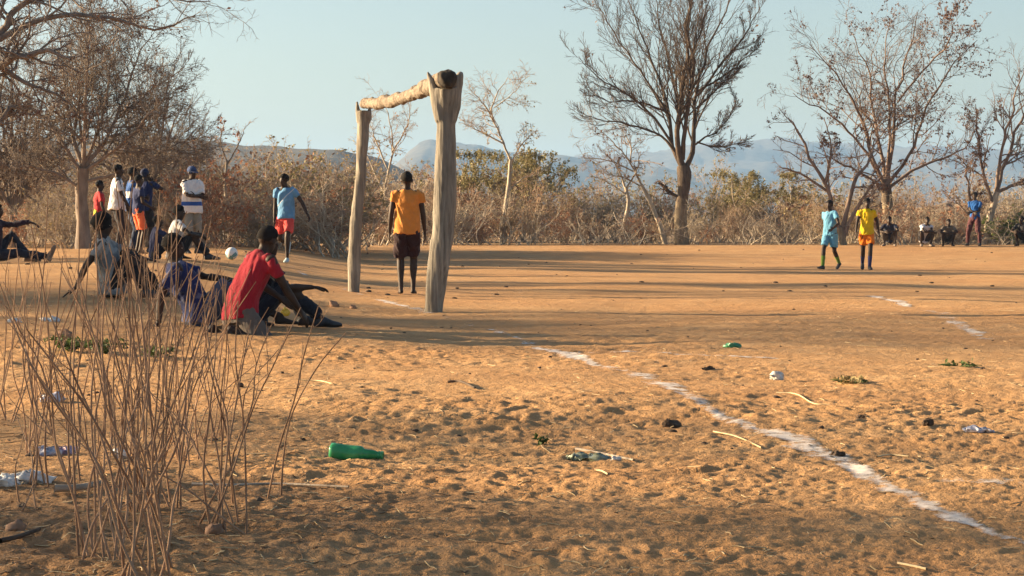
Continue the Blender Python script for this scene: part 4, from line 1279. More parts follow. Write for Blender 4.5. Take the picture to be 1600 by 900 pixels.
    for k in "LR":
        if socks is not None:
            kn, an = J["kn" + k], J["an" + k]
            v, f = tube_path([kn + (an - kn) * .45, kn + (an - kn) * .7, an], [.054 * s, .045 * s, .040 * s], 12)
            me_k = bpy.data.meshes.new("sock"); me_k.from_pydata(v.tolist(), [], f); me_k.polygons.foreach_set("use_smooth", np.ones(len(f), bool)); link("sock", me_k, socks, root)
        if shoe_mat is not None:
            heel, toe, upv = J["heel" + k], J["toe" + k], J["tup" + k]; side = np.cross(toe, upv)
            sh2 = [loft([(heel - toe * .02 * s, .028 * s, .032 * s, side, upv), (heel + toe * .02 * s + upv * .022 * s, .042 * s, .055 * s, side, upv), (heel + toe * .08 * s + upv * .018 * s, .044 * s, .05 * s, side, upv), (heel + toe * .15 * s, .05 * s, .034 * s, side, upv), (heel + toe * .215 * s - upv * .008 * s, .045 * s, .024 * s, side, upv), (heel + toe * .245 * s - upv * .012 * s, .03 * s, .016 * s, side, upv)], 12)]
            v, li, tot = fuse(sh2, .012 * s, 2)
            link("shoe", mesh_raw("shoe", v, li, tot), shoe_mat, root)
    tag(root, label, "person", group)
    return root, J

def wrinkle(v, s, seed):
    n = np.stack([fbm(v[:, 0] * 9 + v[:, 2] * 3 + 3 * i, v[:, 1] * 9 - v[:, 2] * 5 + i * 11, 3, seed * 7 + 400 + i) for i in range(3)], -1)
    m = np.stack([fbm(v[:, 0] * 26 + v[:, 2] * 7 + 3 * i, v[:, 1] * 26 - v[:, 2] * 12 + i * 11, 2, seed * 7 + 430 + i) for i in range(3)], -1)
    return v + 0.028 * s * n + 0.010 * s * m

C = cloth
SQUAT = dict(pelvis=(0, -.10, .26), lean=(0, .62, .85), head=(0, .0, 1), look=(0, 1, -.1), footL=(-.16, .10, .09), footR=(.16, .10, .09), kneeL=(-.35, 1, .6), kneeR=(.35, 1, .6),
             toeL=(-.3, 1, 0), toeR=(.3, 1, 0), handL=(-.10, .50, .48), handR=(.10, .50, .46), poleL=(-1, -.2, -.3), poleR=(1, -.2, -.3))

# --- the goalkeeper seen from behind, between the posts
person(636, 461, 1.74, 2, "person in orange T-shirt and black shorts standing in the goal, back to us", C("cotton_orange", (0.60, 0.235, 0.045)), C("shorts_black_maroon", (0.030, 0.012, 0.014)),
       dict(handL=(-.255, .05, .79), handR=(.265, .10, .77), footL=(-.085, .0, .09), footR=(.085, .05, .09), lean=(0, 0, 1), head=(0.0, .05, 1), palmL=(1, .2, 0), palmR=(-1, .2, 0)),
       bottom_len=.88, sleeve=.42, voxel=.013, seed=1, baggy=1.12)
# --- player walking towards the ball
person(447, 411, 1.74, 168, "player in light blue shirt and red shorts striding toward the football", C("jersey_light_blue", (0.12, 0.29, 0.50), pattern=multi(sash((0.5, 0.55, 0.6)))), C("shorts_coral_red", (0.62, 0.075, 0.065)),
       dict(pelvis=(0, 0, .92), lean=(.02, .10, 1), head=(.03, .25, 1), look=(.45, 1, -.35), footL=(-.06, .12, .09), footR=(.10, -.42, .36), toeR=(.1, .35, -.9), kneeR=(.1, 1, .2), handL=(-.47, .02, .88), handR=(.22, .05, .80), poleL=(-.6, -.8, 0), palmL=(.6, .5, 0)),
       shoe_mat=M_SHOE_PALE, bottom_len=.8, sleeve=.5, seed=2, baggy=1.08)
# --- two players out on the pitch
person(1297, 421, 1.66, 146, "player in sky blue kit and green socks walking across the pitch", C("jersey_sky_blue", (0.13, 0.36, 0.54)), C("shorts_sky_blue", (0.14, 0.38, 0.56)),
       dict(pelvis=(0, 0, .89), lean=(0, .08, 1), twist=-.2, head=(0, .1, 1), look=(-.1, 1, 0), footR=(.05, .30, .09), footL=(-.08, -.34, .15), toeR=(.15, 1, .1), toeL=(-.05, 1, -.45), handR=(.26, -.22, .84), handL=(-.24, .34, 1.0), poleL=(-.6, -1, -.3), poleR=(.4, -1, 0)),
       shoe_mat=M_SHOE_DARK, socks=C("socks_green", (0.13, 0.24, 0.035)), bottom_len=.78, sleeve=.5, seed=3, baggy=1.08, slim=.93)
person(1354, 422, 1.68, 176, "player in yellow shirt, orange shorts and navy socks walking toward us", C("jersey_yellow", (0.72, 0.47, 0.01)), C("shorts_orange", (0.80, 0.20, 0.012)),
       dict(pelvis=(0, 0, .915), lean=(0, .03, 1), head=(0, .1, 1), footR=(.07, -.30, .16), footL=(-.05, .22, .09), toeR=(.1, 1, -.5), handR=(.28, .20, .84), handL=(-.32, -.12, .80), twist=-.1, poleR=(.4, -1, 0), poleL=(-.5, -1, 0)),
       shoe_mat=M_SHOE_DARK, socks=C("socks_navy", (0.03, 0.035, 0.12)), bottom_len=.70, sleeve=.48, seed=4, baggy=1.08, slim=.95)
# --- spectators at the far edge
person(1390, 389, 1.70, 165, "person in dark navy top squatting behind the yellow shirted player", C("shirt_dark_navy", (0.025, 0.03, 0.055)), C("trousers_dull_khaki", (0.10, 0.085, 0.07)), SQUAT, d=69.5, shoe_mat=M_SHOE_DUST, bottom_len=1.9, sleeve=.6, seed=5)
person(1445, 390, 1.68, 190, "person in white T-shirt and dark shorts squatting with arms on knees", C("shirt_white_far", (0.55, 0.55, 0.60)), C("shorts_charcoal", (0.035, 0.035, 0.042)),
       dict(SQUAT, handL=(.12, .52, .50), handR=(-.05, .5, .46), look=(.3, 1, -.2)), d=69.0, shoe_mat=M_SHOE_DUST, bottom_len=.95, sleeve=.5, seed=6)
person(1480, 390, 1.55, 180, "person in grey-brown shirt squatting beside the one in white", C("shirt_grey_brown", (0.14, 0.115, 0.09)), C("shorts_dark_brown", (0.04, 0.032, 0.028)), dict(SQUAT, look=(-.1, 1, 0)), d=69.2, bottom_len=.95, seed=7)
person(1523, 391, 1.74, 150, "man in blue shirt and maroon trousers standing with folded arms at far right", C("shirt_royal_blue", (0.015, 0.10, 0.34)), C("trousers_maroon", (0.085, 0.028, 0.032)),
       dict(pelvis=(0, 0, .90), footL=(-.20, .08, .09), footR=(.24, -.05, .09), handL=(.02, .24, 1.06), handR=(-.06, .27, 1.04), poleL=(-.5, -.4, -1), poleR=(.5, -.4, -1), palmL=(0, -1, 0), palmR=(0, -1, 0), look=(-.2, 1, 0)),
       d=69.5, shoe_mat=M_SHOE_DARK, bottom_len=1.95, sleeve=.62, seed=8)
person(1600, 391, 1.70, 140, "person in black squatting at the very right edge of the picture", C("shirt_black_far", (0.025, 0.025, 0.03)), C("shorts_black_far", (0.02, 0.02, 0.022)), SQUAT, d=69.0, bottom_len=.95, seed=9)
# --- group standing on the left
G = "spectators standing on the left"
person(155, 393, 1.50, -70, "child in red shirt and lime shorts at the left of the standing group", C("shirt_red_child", (0.42, 0.025, 0.03)), C("shorts_lime", (0.42, 0.50, 0.03)), dict(handR=(.20, .16, .74), handL=(-.22, .1, .76)), d=45.6, group=G, bottom_len=.85, sleeve=.6, seed=10, slim=.9)
person(183, 396, 1.80, -78, "man in white T-shirt and dark trousers facing right in the standing group", C("shirt_white", (0.72, 0.71, 0.70), pattern=chest_print((0.16, 0.15, 0.17))), C("trousers_black", (0.018, 0.018, 0.022)),
       dict(handR=(.18, .24, .86), handL=(-.2, .2, .88), head=(0, .16, 1)), d=44, group=G, shoe_mat=M_SHOE_DARK, bottom_len=1.95, sleeve=.72, seed=11, baggy=1.22)
person(206, 396, 1.76, -75, "man in blue and white shirt with folded arms behind the white T-shirt", C("shirt_blue_white", (0.02, 0.085, 0.28), pattern=stripe_z(1.14, 1.27, (0.45, 0.44, 0.46))), C("jeans_dark_blue", (0.02, 0.035, 0.075)),
       dict(handL=(.10, .27, 1.12), handR=(-.05, .3, 1.1), poleL=(-1, -.3, -.6), poleR=(1, -.3, -.6)), d=44.8, group=G, shoe_mat=M_SHOE_DARK, bottom_len=1.95, seed=12)
person(226, 395, 1.74, -20, "man in navy shirt and backward cap with hands raised to his face", C("shirt_navy", (0.012, 0.022, 0.085)), C("shorts_black", (0.012, 0.012, 0.016)),
       dict(handL=(-.06, .20, 1.50), handR=(.09, .20, 1.46), poleL=(-1, .1, -.8), poleR=(1, .1, -.8), palmL=(0, -1, 0), palmR=(0, -1, 0)), d=45.4, group=G, hair='cap', hat_mat=C("cap_navy", (0.015, 0.022, 0.06)), shoe_mat=M_SHOE_DARK, bottom_len=.9, seed=13)
person(216, 396, 1.58, -60, "boy in navy shirt and bright orange shorts in the standing group", C("shirt_navy_boy", (0.015, 0.025, 0.09)), C("shorts_bright_orange", (0.78, 0.16, 0.06)), dict(handL=(-.2, .15, .86), handR=(.12, .26, 1.02)), d=43.6, group=G, bottom_len=.86, sleeve=.6, seed=14, slim=.92)
person(300, 401, 1.74, -150, "man in blue cap and white shirt with blue stripe standing with folded arms", C("shirt_white_stripe", (0.70, 0.71, 0.72), pattern=multi(stripe_z(.965, 1.045, (0.03, 0.09, 0.34)))), C("trousers_grey_green", (0.22, 0.22, 0.19)),
       dict(handL=(.04, .26, 1.15), handR=(-.05, .29, 1.12), poleL=(-1, -.3, -.6), poleR=(1, -.3, -.6), palmL=(0, -1, 0), palmR=(0, -1, 0), look=(-.25, 1, 0)), d=43.5, group=G, hair='cap', hat_mat=C("cap_blue", (0.03, 0.06, 0.16)), shoe_mat=M_SHOE_DARK, bottom_len=1.95, sleeve=.85, seed=15, baggy=1.28, tails=.05)
# --- people sitting on the ground
SIT = dict(pelvis=(0, 0, .12), lean=(0, .10, 1), head=(0, .10, 1), look=(0, 1, 0), footL=(-.12, .56, .09), footR=(.12, .56, .09), kneeL=(-.12, .3, 1), kneeR=(.12, .3, 1), toeL=(-.1, 1, 0), toeR=(.1, 1, 0),
           handL=(-.06, .47, .42), handR=(.08, .47, .42), poleL=(-1, 0, -.4), poleR=(1, 0, -.4), palmL=(0, 0, -1), palmR=(0, 0, -1))
S = "spectators sitting on the ground at left"
person(390, 522, 1.72, -52, "person in red T-shirt kneeling on the sand, seen from behind", C("shirt_crimson", (0.31, 0.013, 0.026)), C("shorts_grey_brown", (0.115, 0.095, 0.082)),
       dict(pelvis=(0, -.10, .21), lean=(0.03, .50, .92), head=(0.02, .42, 1), shrug=.02, look=(-.25, 1, -.1), footL=(-.13, -.30, .06), footR=(.14, -.28, .06), kneeL=(-.3, 1, -.25), kneeR=(.3, 1, -.25), toeL=(0, -1, -.15), toeR=(0, -1, -.15),
            handR=(.26, .40, .14), handL=(-.12, .40, .30), poleR=(.6, -1, 0), poleL=(-1, -.3, 0), palmR=(-.4, .3, -1), curl=.35), group=S, bottom_len=1.25, sleeve=.58, voxel=.012, seed=16, baggy=1.08)
person(396, 522, 1.70, -82, "person in black sitting behind the red shirt, forearm resting on raised knee", C("shirt_black", (0.022, 0.02, 0.025)), C("trousers_black_navy", (0.016, 0.018, 0.028)),
       dict(SIT, lean=(0, .30, 1), head=(0, -.15, 1), footR=(.10, .62, .09), footL=(-.2, .48, .09), handL=(-.2, .3, .38), handR=(.08, .54, .38), poleR=(.7, -.3, -.9), look=(.5, 1, 0), hdirR=(0, .5, -.1), palmR=(0, -.2, -1), curl=.4), d=20.1, group=S, shoe_mat=M_SHOE_DARK, bottom_len=1.92, sleeve=.6, voxel=.013, seed=17)
person(308, 512, 1.70, -78, "person in blue shirt reclining with one knee raised behind the twigs", C("shirt_blue_pattern", (0.018, 0.03, 0.11), pattern=blotch((0.16, 0.17, 0.25), 9, .54, .60, .6)), C("shorts_denim", (0.055, 0.085, 0.15)),
       dict(SIT, lean=(.05, -.48, .9), head=(0, .25, 1), footR=(.12, .52, .09), footL=(-.14, .78, .09), kneeL=(-.2, .2, 1), handR=(.26, -.36, .06), handL=(-.10, .30, .44), poleR=(.5, -1, .2), palmR=(0, 0, -1), hdirR=(0, -1, 0), curl=.1), group=S, bottom_len=1.05, sleeve=.8, voxel=.013, seed=18, baggy=1.1)
person(176, 471, 1.72, -84, "person in pale grey shirt and black trousers sitting propped on one arm", C("shirt_grey_print", (0.30, 0.295, 0.28), pattern=blotch((0.12, 0.135, 0.15), 6, .48, .54, .8)), C("trousers_black_left", (0.014, 0.014, 0.016)),
       dict(SIT, lean=(.05, -.22, .97), footR=(.14, .36, .09), footL=(-.14, .46, .09), handR=(.24, -.40, .06), handL=(-.14, .34, .42), poleR=(.3, -1, .2), palmR=(0, 0, -1), hdirR=(0, -1, 0), curl=.1, head=(0, .12, 1)), d=23.4, group=S, hair='thick', shoe_mat=M_SHOE_DARK, bottom_len=1.9, sleeve=.62, voxel=.014, seed=19, baggy=1.12)
person(272, 408, 1.72, -80, "person in white shirt sitting with arm over knee below the blue-striped man", C("shirt_white_sitting", (0.55, 0.54, 0.53)), C("trousers_dark_sitting", (0.014, 0.014, 0.018)),
       dict(SIT, lean=(0, .16, 1), handR=(.14, .42, .40), handL=(-.1, .38, .44), curl=.7), d=36, group=S, shoe_mat=M_SHOE_DARK, bottom_len=1.9, sleeve=.55, seed=20)
person(242, 406, 1.40, -75, "child in navy shirt sitting left of the person in white", C("shirt_navy_child", (0.014, 0.02, 0.07)), C("shorts_navy_child", (0.014, 0.014, 0.022)), dict(SIT, lean=(0, .12, 1)), d=36.6, group=S, bottom_len=.9, seed=21)
person(-10, 414, 1.74, -86, "person in dark clothes sitting with legs stretched out at the left edge", C("shirt_plum_black", (0.03, 0.018, 0.028)), C("trousers_dark_denim", (0.018, 0.02, 0.032)),
       dict(SIT, lean=(0, .08, 1), footR=(.14, .96, .10), footL=(-.14, .50, .09), kneeR=(.1, .2, 1), kneeL=(-.1, .3, 1), toeR=(.15, .35, 1), toeL=(-.1, 1, 0), handL=(-.02, .66, .62), handR=(.28, -.28, .06), poleL=(-.6, -.2, -.8), poleR=(.4, -1, .2), palmL=(0, 0, -1), palmR=(0, 0, -1), hdirL=(0, .2, -.5), curl=.5), d=34, group=S, shoe_mat=M_SHOE_DUST, bottom_len=1.95, sleeve=1.9, seed=22)
# ================================================================== FOREGROUND SHRUBS
def stick_shrub(label, base, tips, seed, r0=0.0042, side_twigs=4, branch=0.6, mat=None, extra=.2):
    """a clump of thin bare stems; base pixel on the ground, tips as photo pixels"""
    rng = np.random.default_rng(seed)
    b = hit(*base); d = b[1]
    root = empty("bare_stem_shrub", (b[0], b[1], gzf(b[0], b[1])))
    o = np.array(root.location)
    tips = list(tips) + [(t[0] + rng.normal() * 22, t[1] + rng.uniform(10, 120)) for t in tips if rng.uniform() < extra]
    r0 = r0 * .8
    for i, tp in enumerate(tips):
        dd = d + rng.uniform(-.28, .28)
        e = P(tp[0], tp[1], dd) - o
        L = np.linalg.norm(e)
        st = np.array([rng.normal() * .06, rng.normal() * .10, -.03])
        bow = np.array([rng.normal() * .05, rng.normal() * .05, 0]) * L
        pts = [np.append(st, r0 * 1.15)]
        for t in (.25, .5, .75):
            c = st * (1 - t) + e * t + bow * math.sin(math.pi * t) + np.array([-(e[0]) * .10 * math.sin(math.pi * t), 0, .06 * L * math.sin(math.pi * t) * abs(e[0]) / L])
            c = c + rng.normal(size=3) * .016 * L
            pts.append(np.append(c, r0 * (1.1 - .6 * t)))
        pts.append(np.append(e, r0 * .45))
        w = smooth_line(pts, 16); w[:, 3] = np.interp(np.linspace(0, 1, 16), [0, .25, .5, .75, 1], [p[3] for p in pts])
        w[:, 3] *= 1 + .12 * np.abs(np.sin(np.arange(16) * 2.1))
        lines = [(w[None, :, :3], w[None, :, 3])]
        k = rng.integers(0, side_twigs + 1) if rng.uniform() > .15 else 0
        if k:
            tw = grow((w[None, :, :3], w[None, :, 3]), int(k), (.35, .9), (16, 38), .30, 7, rng, .10, .10, .6, .4, .0011)
            lines.append(tw)
            if rng.uniform() < branch:
                lines.append(grow(tw, 2, (.3, .9), (20, 45), .4, 5, rng, .08, .12, .7, .5, .0010))
        v, f = tubes(lines, 6)
        link("stem", mesh_np("stem", v, f, True), mat or M_STICK, root)
    # woody root crown
    v, f = ball((0, 0, -.008), (.022, .022, .018), 10, 7); v = knobbly(v, .02, 40, seed)
    me = bpy.data.meshes.new("root_crown"); me.from_pydata(v.tolist(), [], f); link("root_crown", me, M_BARK_DARK, root)
    tag(root, label, "shrub", "bare stemmed shrubs in the left foreground")
    return root
rs = np.random.default_rng(77)
def fan(n, x0, x1, y0, y1):
    xs = np.linspace(x0, x1, n) + rs.normal(size=n) * (x1 - x0) / n * .35
    return [(float(x), float(rs.uniform(y0, y1))) for x in xs]
stick_shrub("large bare shrub of leaning stems rising from the bottom edge at left", (222, 908), [(12, 488), (40, 560), (70, 470), (150, 560), (180, 600), (235, 540), (262, 520), (300, 590), (330, 480), (205, 660)], 1, .0052)
stick_shrub("dense bare shrub rooted just left of the bottom-edge shrub", (160, 872), [(40, 540), (75, 500), (95, 420), (120, 470), (150, 380), (172, 520), (200, 440), (228, 600), (130, 640), (185, 350)], 2, .0048)
stick_shrub("bare shrub with fanned stems rooted in a reddish clod, left foreground", (343, 832), [(222, 602), (262, 640), (318, 500), (338, 455), (352, 560), (372, 470), (392, 500), (436, 545), (470, 480)], 3, .0046)
stick_shrub("two long stems sweeping right, rightmost of the bare shrubs", (407, 790), [(436, 480), (540, 520), (500, 470)], 4, .0048, 2, extra=0)
stick_shrub("tall bare shrub in front of the reclining person in blue", (232, 800), [(120, 420), (150, 330), (182, 290), (205, 400), (228, 345), (250, 300), (268, 360), (292, 330), (310, 400), (345, 420), (210, 260), (330, 345), (170, 380), (280, 420)], 5, .0044, extra=.6)
stick_shrub("tall bare shrub left of the one before the reclining person", (100, 765), [(-10, 420), (25, 380), (48, 350), (75, 300), (98, 400), (122, 260), (140, 380), (160, 330), (185, 420)], 6, .0044)
stick_shrub("bare shrub with crossing stems beside the red shirted person's back", (285, 725), [(225, 380), (250, 320), (276, 300), (300, 420), (322, 350), (345, 400), (372, 470), (400, 440), (190, 420)], 7, .0042)
stick_shrub("slight bare shrub at the left edge behind the crumpled wrappers", (45, 715), [(-30, 430), (5, 440), (30, 400), (52, 420), (80, 440), (120, 470)], 8, .0042)
stick_shrub("small three-stemmed shrub by the white plastic bag", (32, 800), [(22, 640), (40, 665), (52, 680)], 9, .0036, 1, extra=0)
stick_shrub("bare shrub farther back at the left edge among scraps", (25, 655), [(-40, 400), (-8, 420), (20, 370), (44, 440), (75, 420), (58, 350)], 10, .0042)
stick_shrub("thin bare shrub in front of the person in pale grey shirt", (180, 700), [(95, 380), (130, 420), (155, 350), (178, 400), (200, 330), (225, 390), (258, 420)], 11, .0040)
stick_shrub("thin bare shrub just left of the red shirted kneeler", (330, 690), [(280, 470), (310, 420), (335, 380), (358, 450), (392, 420), (420, 480)], 12, .0038)

# ================================================================== LITTER AND STONES
def crumple(name, px, py, size, mat, label, cat, seed, squash=.5, wide=1.0, rz=0.0, folds=9.0, lift=.35):
    """a crushed bag or wrapper"""
    rng = np.random.default_rng(seed)
    p = hit(px, py)
    v, f = ball((0, 0, 0), (size * wide, size * .7, size * squash), 30, 20)
    for k, (fr, am) in enumerate(((folds, .45), (folds * 2.3, .25), (folds * 5, .12))):
        n = np.stack([np.abs(fbm(v[:, 0] / size * fr * .12 + i * 3 + v[:, 2] / size, v[:, 1] / size * fr * .12 + v[:, 2] / size * .8, 2, seed + i + 10 * k)) - .18 for i in range(3)], -1)
        v = v + n * size * am * 1.6
    v[:, 2] = np.where(v[:, 2] < -size * squash * .4, -size * squash * .4 + v[:, 2] * .1, v[:, 2])
    me = mesh_np(name, v, [np.array([q for q in f if len(q) == k]) for k in (3, 4)])
    o = link(name, me, mat)
    o.location = (p[0], p[1], gzf(p[0], p[1]) + size * squash * lift); o.rotation_euler = (0, 0, rz)
    tag(o, label, cat)
    return o
def plastic(name, c1, c2, rough=.35, scale=18):
    m = simple_mat(name, c1, c2, scale, rough, .3, 60, .5)
    return m
M_BAGW = plastic("plastic_white", (0.42, 0.42, 0.40), (0.70, 0.70, 0.68))
M_BAGB = plastic("wrapper_blue_white", (0.10, 0.13, 0.24), (0.50, 0.50, 0.55), .3, 24)
M_BAGP = plastic("wrapper_pink", (0.42, 0.20, 0.24), (0.30, 0.30, 0.42), .3, 30)
M_BAGG = plastic("plastic_green_foil", (0.05, 0.07, 0.035), (0.26, 0.28, 0.20), .22, 26)
M_DUNG = simple_mat("dry_dung", (0.045, 0.03, 0.021), (0.12, 0.085, 0.06), 30, .95, .8, 90)
M_STONE = simple_mat("stone_rusty", (0.20, 0.11, 0.065), (0.38, 0.235, 0.15), 9, .9, .6, 40)
M_STRAW = simple_mat("straw_pale", (0.38, 0.28, 0.15), (0.58, 0.46, 0.28), 9, .8)
M_DEADLEAF = simple_mat("dead_leaf", (0.16, 0.095, 0.055), (0.34, 0.23, 0.13), 3, .85)
M_WEED = leafmat("weed_green", (0.045, 0.075, 0.02), (0.10, 0.14, 0.045))

def bottle():
    m, nt, b = new_mat("bottle_green_plastic")
    b.inputs["Base Color"].default_value = (0.03, 0.34, 0.12, 1)
    col = ramp(nt, noise(nt, 14, 4, .6, coords(nt, "Object")), [(0.35, (0.016, 0.25, 0.075)), (0.7, (0.06, 0.40, 0.16))])
    nt.links.new(col, b.inputs["Base Color"])
    b.inputs["Roughness"].default_value = 0.28; b.inputs["Specular IOR Level"].default_value = .5
    b.inputs["Transmission Weight"].default_value = 0.25
    p = hit(514, 716)
    prof = [(0, .012), (.002, .024), (.006, .031), (.016, .0335), (.03, .033), (.05, .0325), (.075, .0318), (.10, .0310), (.122, .0300), (.131, .0275), (.136, .0215), (.141, .0195), (.155, .0190), (.172, .0180), (.184, .0155), (.192, .0135), (.2, .0130)]
    V, F = [], []; sd = 24
    for i, (x, r) in enumerate(prof):
        for j in range(sd):
            a = 2 * math.pi * j / sd
            q = r
            if x < .02: q = r * (1 + .10 * math.cos(5 * a) * (1 - x / .02))
            if .03 < x < .12: q = r * (1 + .03 * math.cos(8 * a)) * (1 - .16 * max(0, math.sin(a - .6)) ** 3 * math.sin((x - .03) / .09 * 3.14))   # dented flank
            V.append((x, math.cos(a) * q, math.sin(a) * q))
    n = len(prof)
    for i in range(n - 1):
        for j in range(sd):
            F.append((i * sd + j, i * sd + (j + 1) % sd, (i + 1) * sd + (j + 1) % sd, (i + 1) * sd + j))
    F.append(tuple(range(sd))[::-1])
    root = empty("plastic_bottle", (p[0], p[1] + .02, gzf(p[0] + .1, p[1] + .02) + .034))
    root.rotation_euler = (0, R(4), R(-6)); root.scale = (1.1, 1.1, 1.1)
    me = bpy.data.meshes.new("bottle_body"); me.from_pydata(V, [], F); me.update()
    me.polygons.foreach_set("use_smooth", np.ones(len(F), bool))
    link("bottle_body", me, m, root)
    V, F = [], []
    for x, r in ((.193, .0130), (.194, .0165), (.199, .0170), (.201, .0145), (.203, .0140), (.2075, .0165), (.214, .0165), (.215, .0125), (.204, .0115)):
        for j in range(sd):
            a = 2 * math.pi * j / sd; V.append((x, math.cos(a) * r, math.sin(a) * r))
    for i in range(8):
        for j in range(sd): F.append((i * sd + j, i * sd + (j + 1) % sd, (i + 1) * sd + (j + 1) % sd, (i + 1) * sd + j))
    me = bpy.data.meshes.new("bottle_neck"); me.from_pydata(V, [], F); me.update()
    link("bottle_neck", me, m, root)
    tag(root, "uncapped green plastic bottle lying on its side on the sand", "bottle")
bottle()
crumple("plastic_bag", 44, 760, .085, M_BAGW, "torn white plastic bag lying by the three-stemmed shrub", "bag", 1, .28, 1.25, .2)
crumple("plastic_bag", 4, 768, .06, M_BAGW, "scrap of white plastic at the left picture edge", "bag", 2, .35, 1.0, .2)
crumple("wrapper", 72, 714, .055, M_BAGB, "crumpled blue and white wrapper at the foot of the left shrubs", "wrapper", 3, .5, 1.0)
crumple("wrapper", 104, 712, .042, M_BAGP, "crumpled pinkish wrapper right beside the blue and white one", "wrapper", 4, .6, 1.0)
crumple("wrapper", 186, 722, .035, M_BAGW, "small whitish wrapper between the shrub stems", "wrapper", 5, .7)
crumple("wrapper", 82, 632, .06, M_BAGB, "pale blue crushed wrapper farther back among the shrubs", "wrapper", 6, .5, 1.2)
crumple("plastic_bag", 1214, 590, .055, M_BAGW, "crumpled white bag standing alone on the pitch", "bag", 7, .75, .9, .4)
crumple("wrapper", 922, 712, .075, M_BAGG, "crushed dark green foil packet on the sand near the middle", "wrapper", 8, .35, 1.5, -.5)
crumple("wrapper", 962, 718, .022, M_BAGW, "small white scrap right of the dark green packet", "wrapper", 9, .6)
crumple("wrapper", 1527, 680, .045, M_BAGB, "flattened white and blue packet at the right", "wrapper", 10, .35, 1.7, -.4)
crumple("bottle_scrap", 1145, 544, .055, plastic("plastic_green", (0.02, 0.17, 0.07), (0.06, 0.30, 0.14)), "small crushed green plastic scrap on the pitch beyond the white bag", "scrap", 11, .45, 1.3)
crumple("plastic_bag", 78, 505, .08, M_BAGW, "pale plastic scrap lying left of the rusty stone", "bag", 12, .35, 1.0)
crumple("plastic_bag", 22, 508, .07, M_BAGW, "white scrap at the left edge behind the shrubs", "bag", 13, .4)
crumple("yellow_cup", 446, 500, .055, plastic("plastic_yellow", (0.55, 0.33, 0.02), (0.75, 0.46, 0.03)), "yellow plastic wrapper held beside the kneeling person's leg", "wrapper", 14, .95, .8, 0, 5, 1.2)
for i, (x, y, sz, lab) in enumerate(((1048, 663, .036, "dark rounded dung lump beside the goal line"), (1450, 668, .035, "dark dung lump at the right of the sand"), (1345, 650, .024, "small dark dung piece between the white bag and dung lump"),
                                     (1309, 722, .028, "dark clod on the chalk goal line"), (1107, 577, .035, "flat black scrap on the pitch left of the white bag"), (375, 608, .026, "small dark clod right of the bare shrubs"))):
    o = crumple("dung_lump", x, y, sz, M_DUNG, lab, "dung", 30 + i, .62 if i != 4 else .25, 1.25 if i != 4 else 2.0, i, 14, .3)
def stone(px, py, sz, label, seed, mat=None):
    p = hit(px, py)
    v, f = ball((0, 0, 0), (sz, sz * .8, sz * .75), 14, 10)
    v = np.sign(v) * np.abs(v / sz) ** .8 * sz
    v = knobbly(v, sz * .6, 1.4 / sz, seed, 1.0)
    me = mesh_np("stone", v, [np.array([q for q in f if len(q) == k]) for k in (3, 4)])
    o = link("stone", me, mat or M_STONE); o.location = (p[0], p[1], gzf(p[0], p[1]) + sz * .3); o.rotation_euler = (0, 0, seed)
    tag(o, label, "stone")
stone(100, 530, .065, "pointed rusty orange stone behind the green weed", 3)
stone(335, 834, .028, "reddish clod at the foot of the fanned shrub", 4)
stone(22, 834, .034, "flat orange stone at the lower left edge", 5)
stone(522, 480, .05, "small reddish stone left of the front goal post", 6)
stone(552, 483, .035, "tiny reddish stone beside the front goal post", 7)

def weed(px, py, r, h, n, label, seed, mat=None):
    rng = np.random.default_rng(seed)
    p = hit(px, py)
    root = empty("green_weed", (p[0], p[1], gzf(p[0], p[1])))
    k = 16
    a = rng.uniform(0, 6.28, k); L = rng.uniform(.5, 1, k)
    t = np.linspace(0, 1, 6)
    pts = np.stack([np.cos(a)[:, None] * L[:, None] * r * t, np.sin(a)[:, None] * L[:, None] * r * t, h * np.sin(t * 2.2)[None] * L[:, None]], -1)
    v, f = tubes([(pts, np.full((k, 6), .003))], 4)
    link("stalks", mesh_np("stalks", v, f, True), M_WEED, root)
    b = rng.integers(0, k, n); q = rng.uniform(.15, 1, n) * 4.99; i0 = q.astype(int); fr = (q - i0)[:, None]
    pos = pts[b, i0] * (1 - fr) + pts[b, i0 + 1] * fr + rng.normal(size=(n, 3)) * .012
    v, f = leaf_quads(pos, .035, rng, .6, -.4)
    link("leaves", mesh_np("leaves", v, f), mat or M_WEED, root)
    tag(root, label, "weed")
weed(115, 552, .22, .10, 420, "low green weed under the rusty stone among the shrubs", 1)
weed(165, 556, .20, .09, 300, "low green weed just right of the larger weed", 2)
weed(245, 560, .18, .07, 160, "sparse green weed behind the tall stems", 6)
weed(1335, 598, .16, .02, 110, "flattened grey-green weed on the pitch right of the white bag", 3, M_LEAF_KHAKI)
weed(1500, 571, .16, .015, 60, "thin strip of green weed on the pitch at far right", 4)
weed(848, 690, .03, .03, 24, "tiny green sprig on the sand left of the foil packet", 5)

def stick(pts, r, label, mat, name="dry_stick"):
    """a fallen stick along ground pixels"""
    w = [hit(*p) for p in pts]
    o0 = w[0]
    c = [np.append(np.array([p[0], p[1], gzf(p[0], p[1]) + r * 1.4]) - np.array([o0[0], o0[1], 0]), r * (1 - .5 * i / len(w))) for i, p in enumerate(w)]
    w2 = smooth_line(c, 14)
    v, f = tubes([(w2[None, :, :3], np.maximum(w2[None, :, 3], r * .4))], 6)
    o = link(name, mesh_np(name, v, f, True), mat); o.location = (o0[0], o0[1], 0)
    tag(o, label, "stick")
stick([(1115, 672), (1150, 686), (1190, 703)], .0036, "straight pale straw stalk on the sand right of the dung lump", M_STRAW)
stick([(1213, 612), (1245, 614), (1270, 624), (1297, 626)], .005, "crooked pale stick below the white bag", M_STRAW)
stick([(1370, 724), (1390, 718), (1420, 720)], .0036, "short pale curved stalk beside the goal line", M_STRAW)
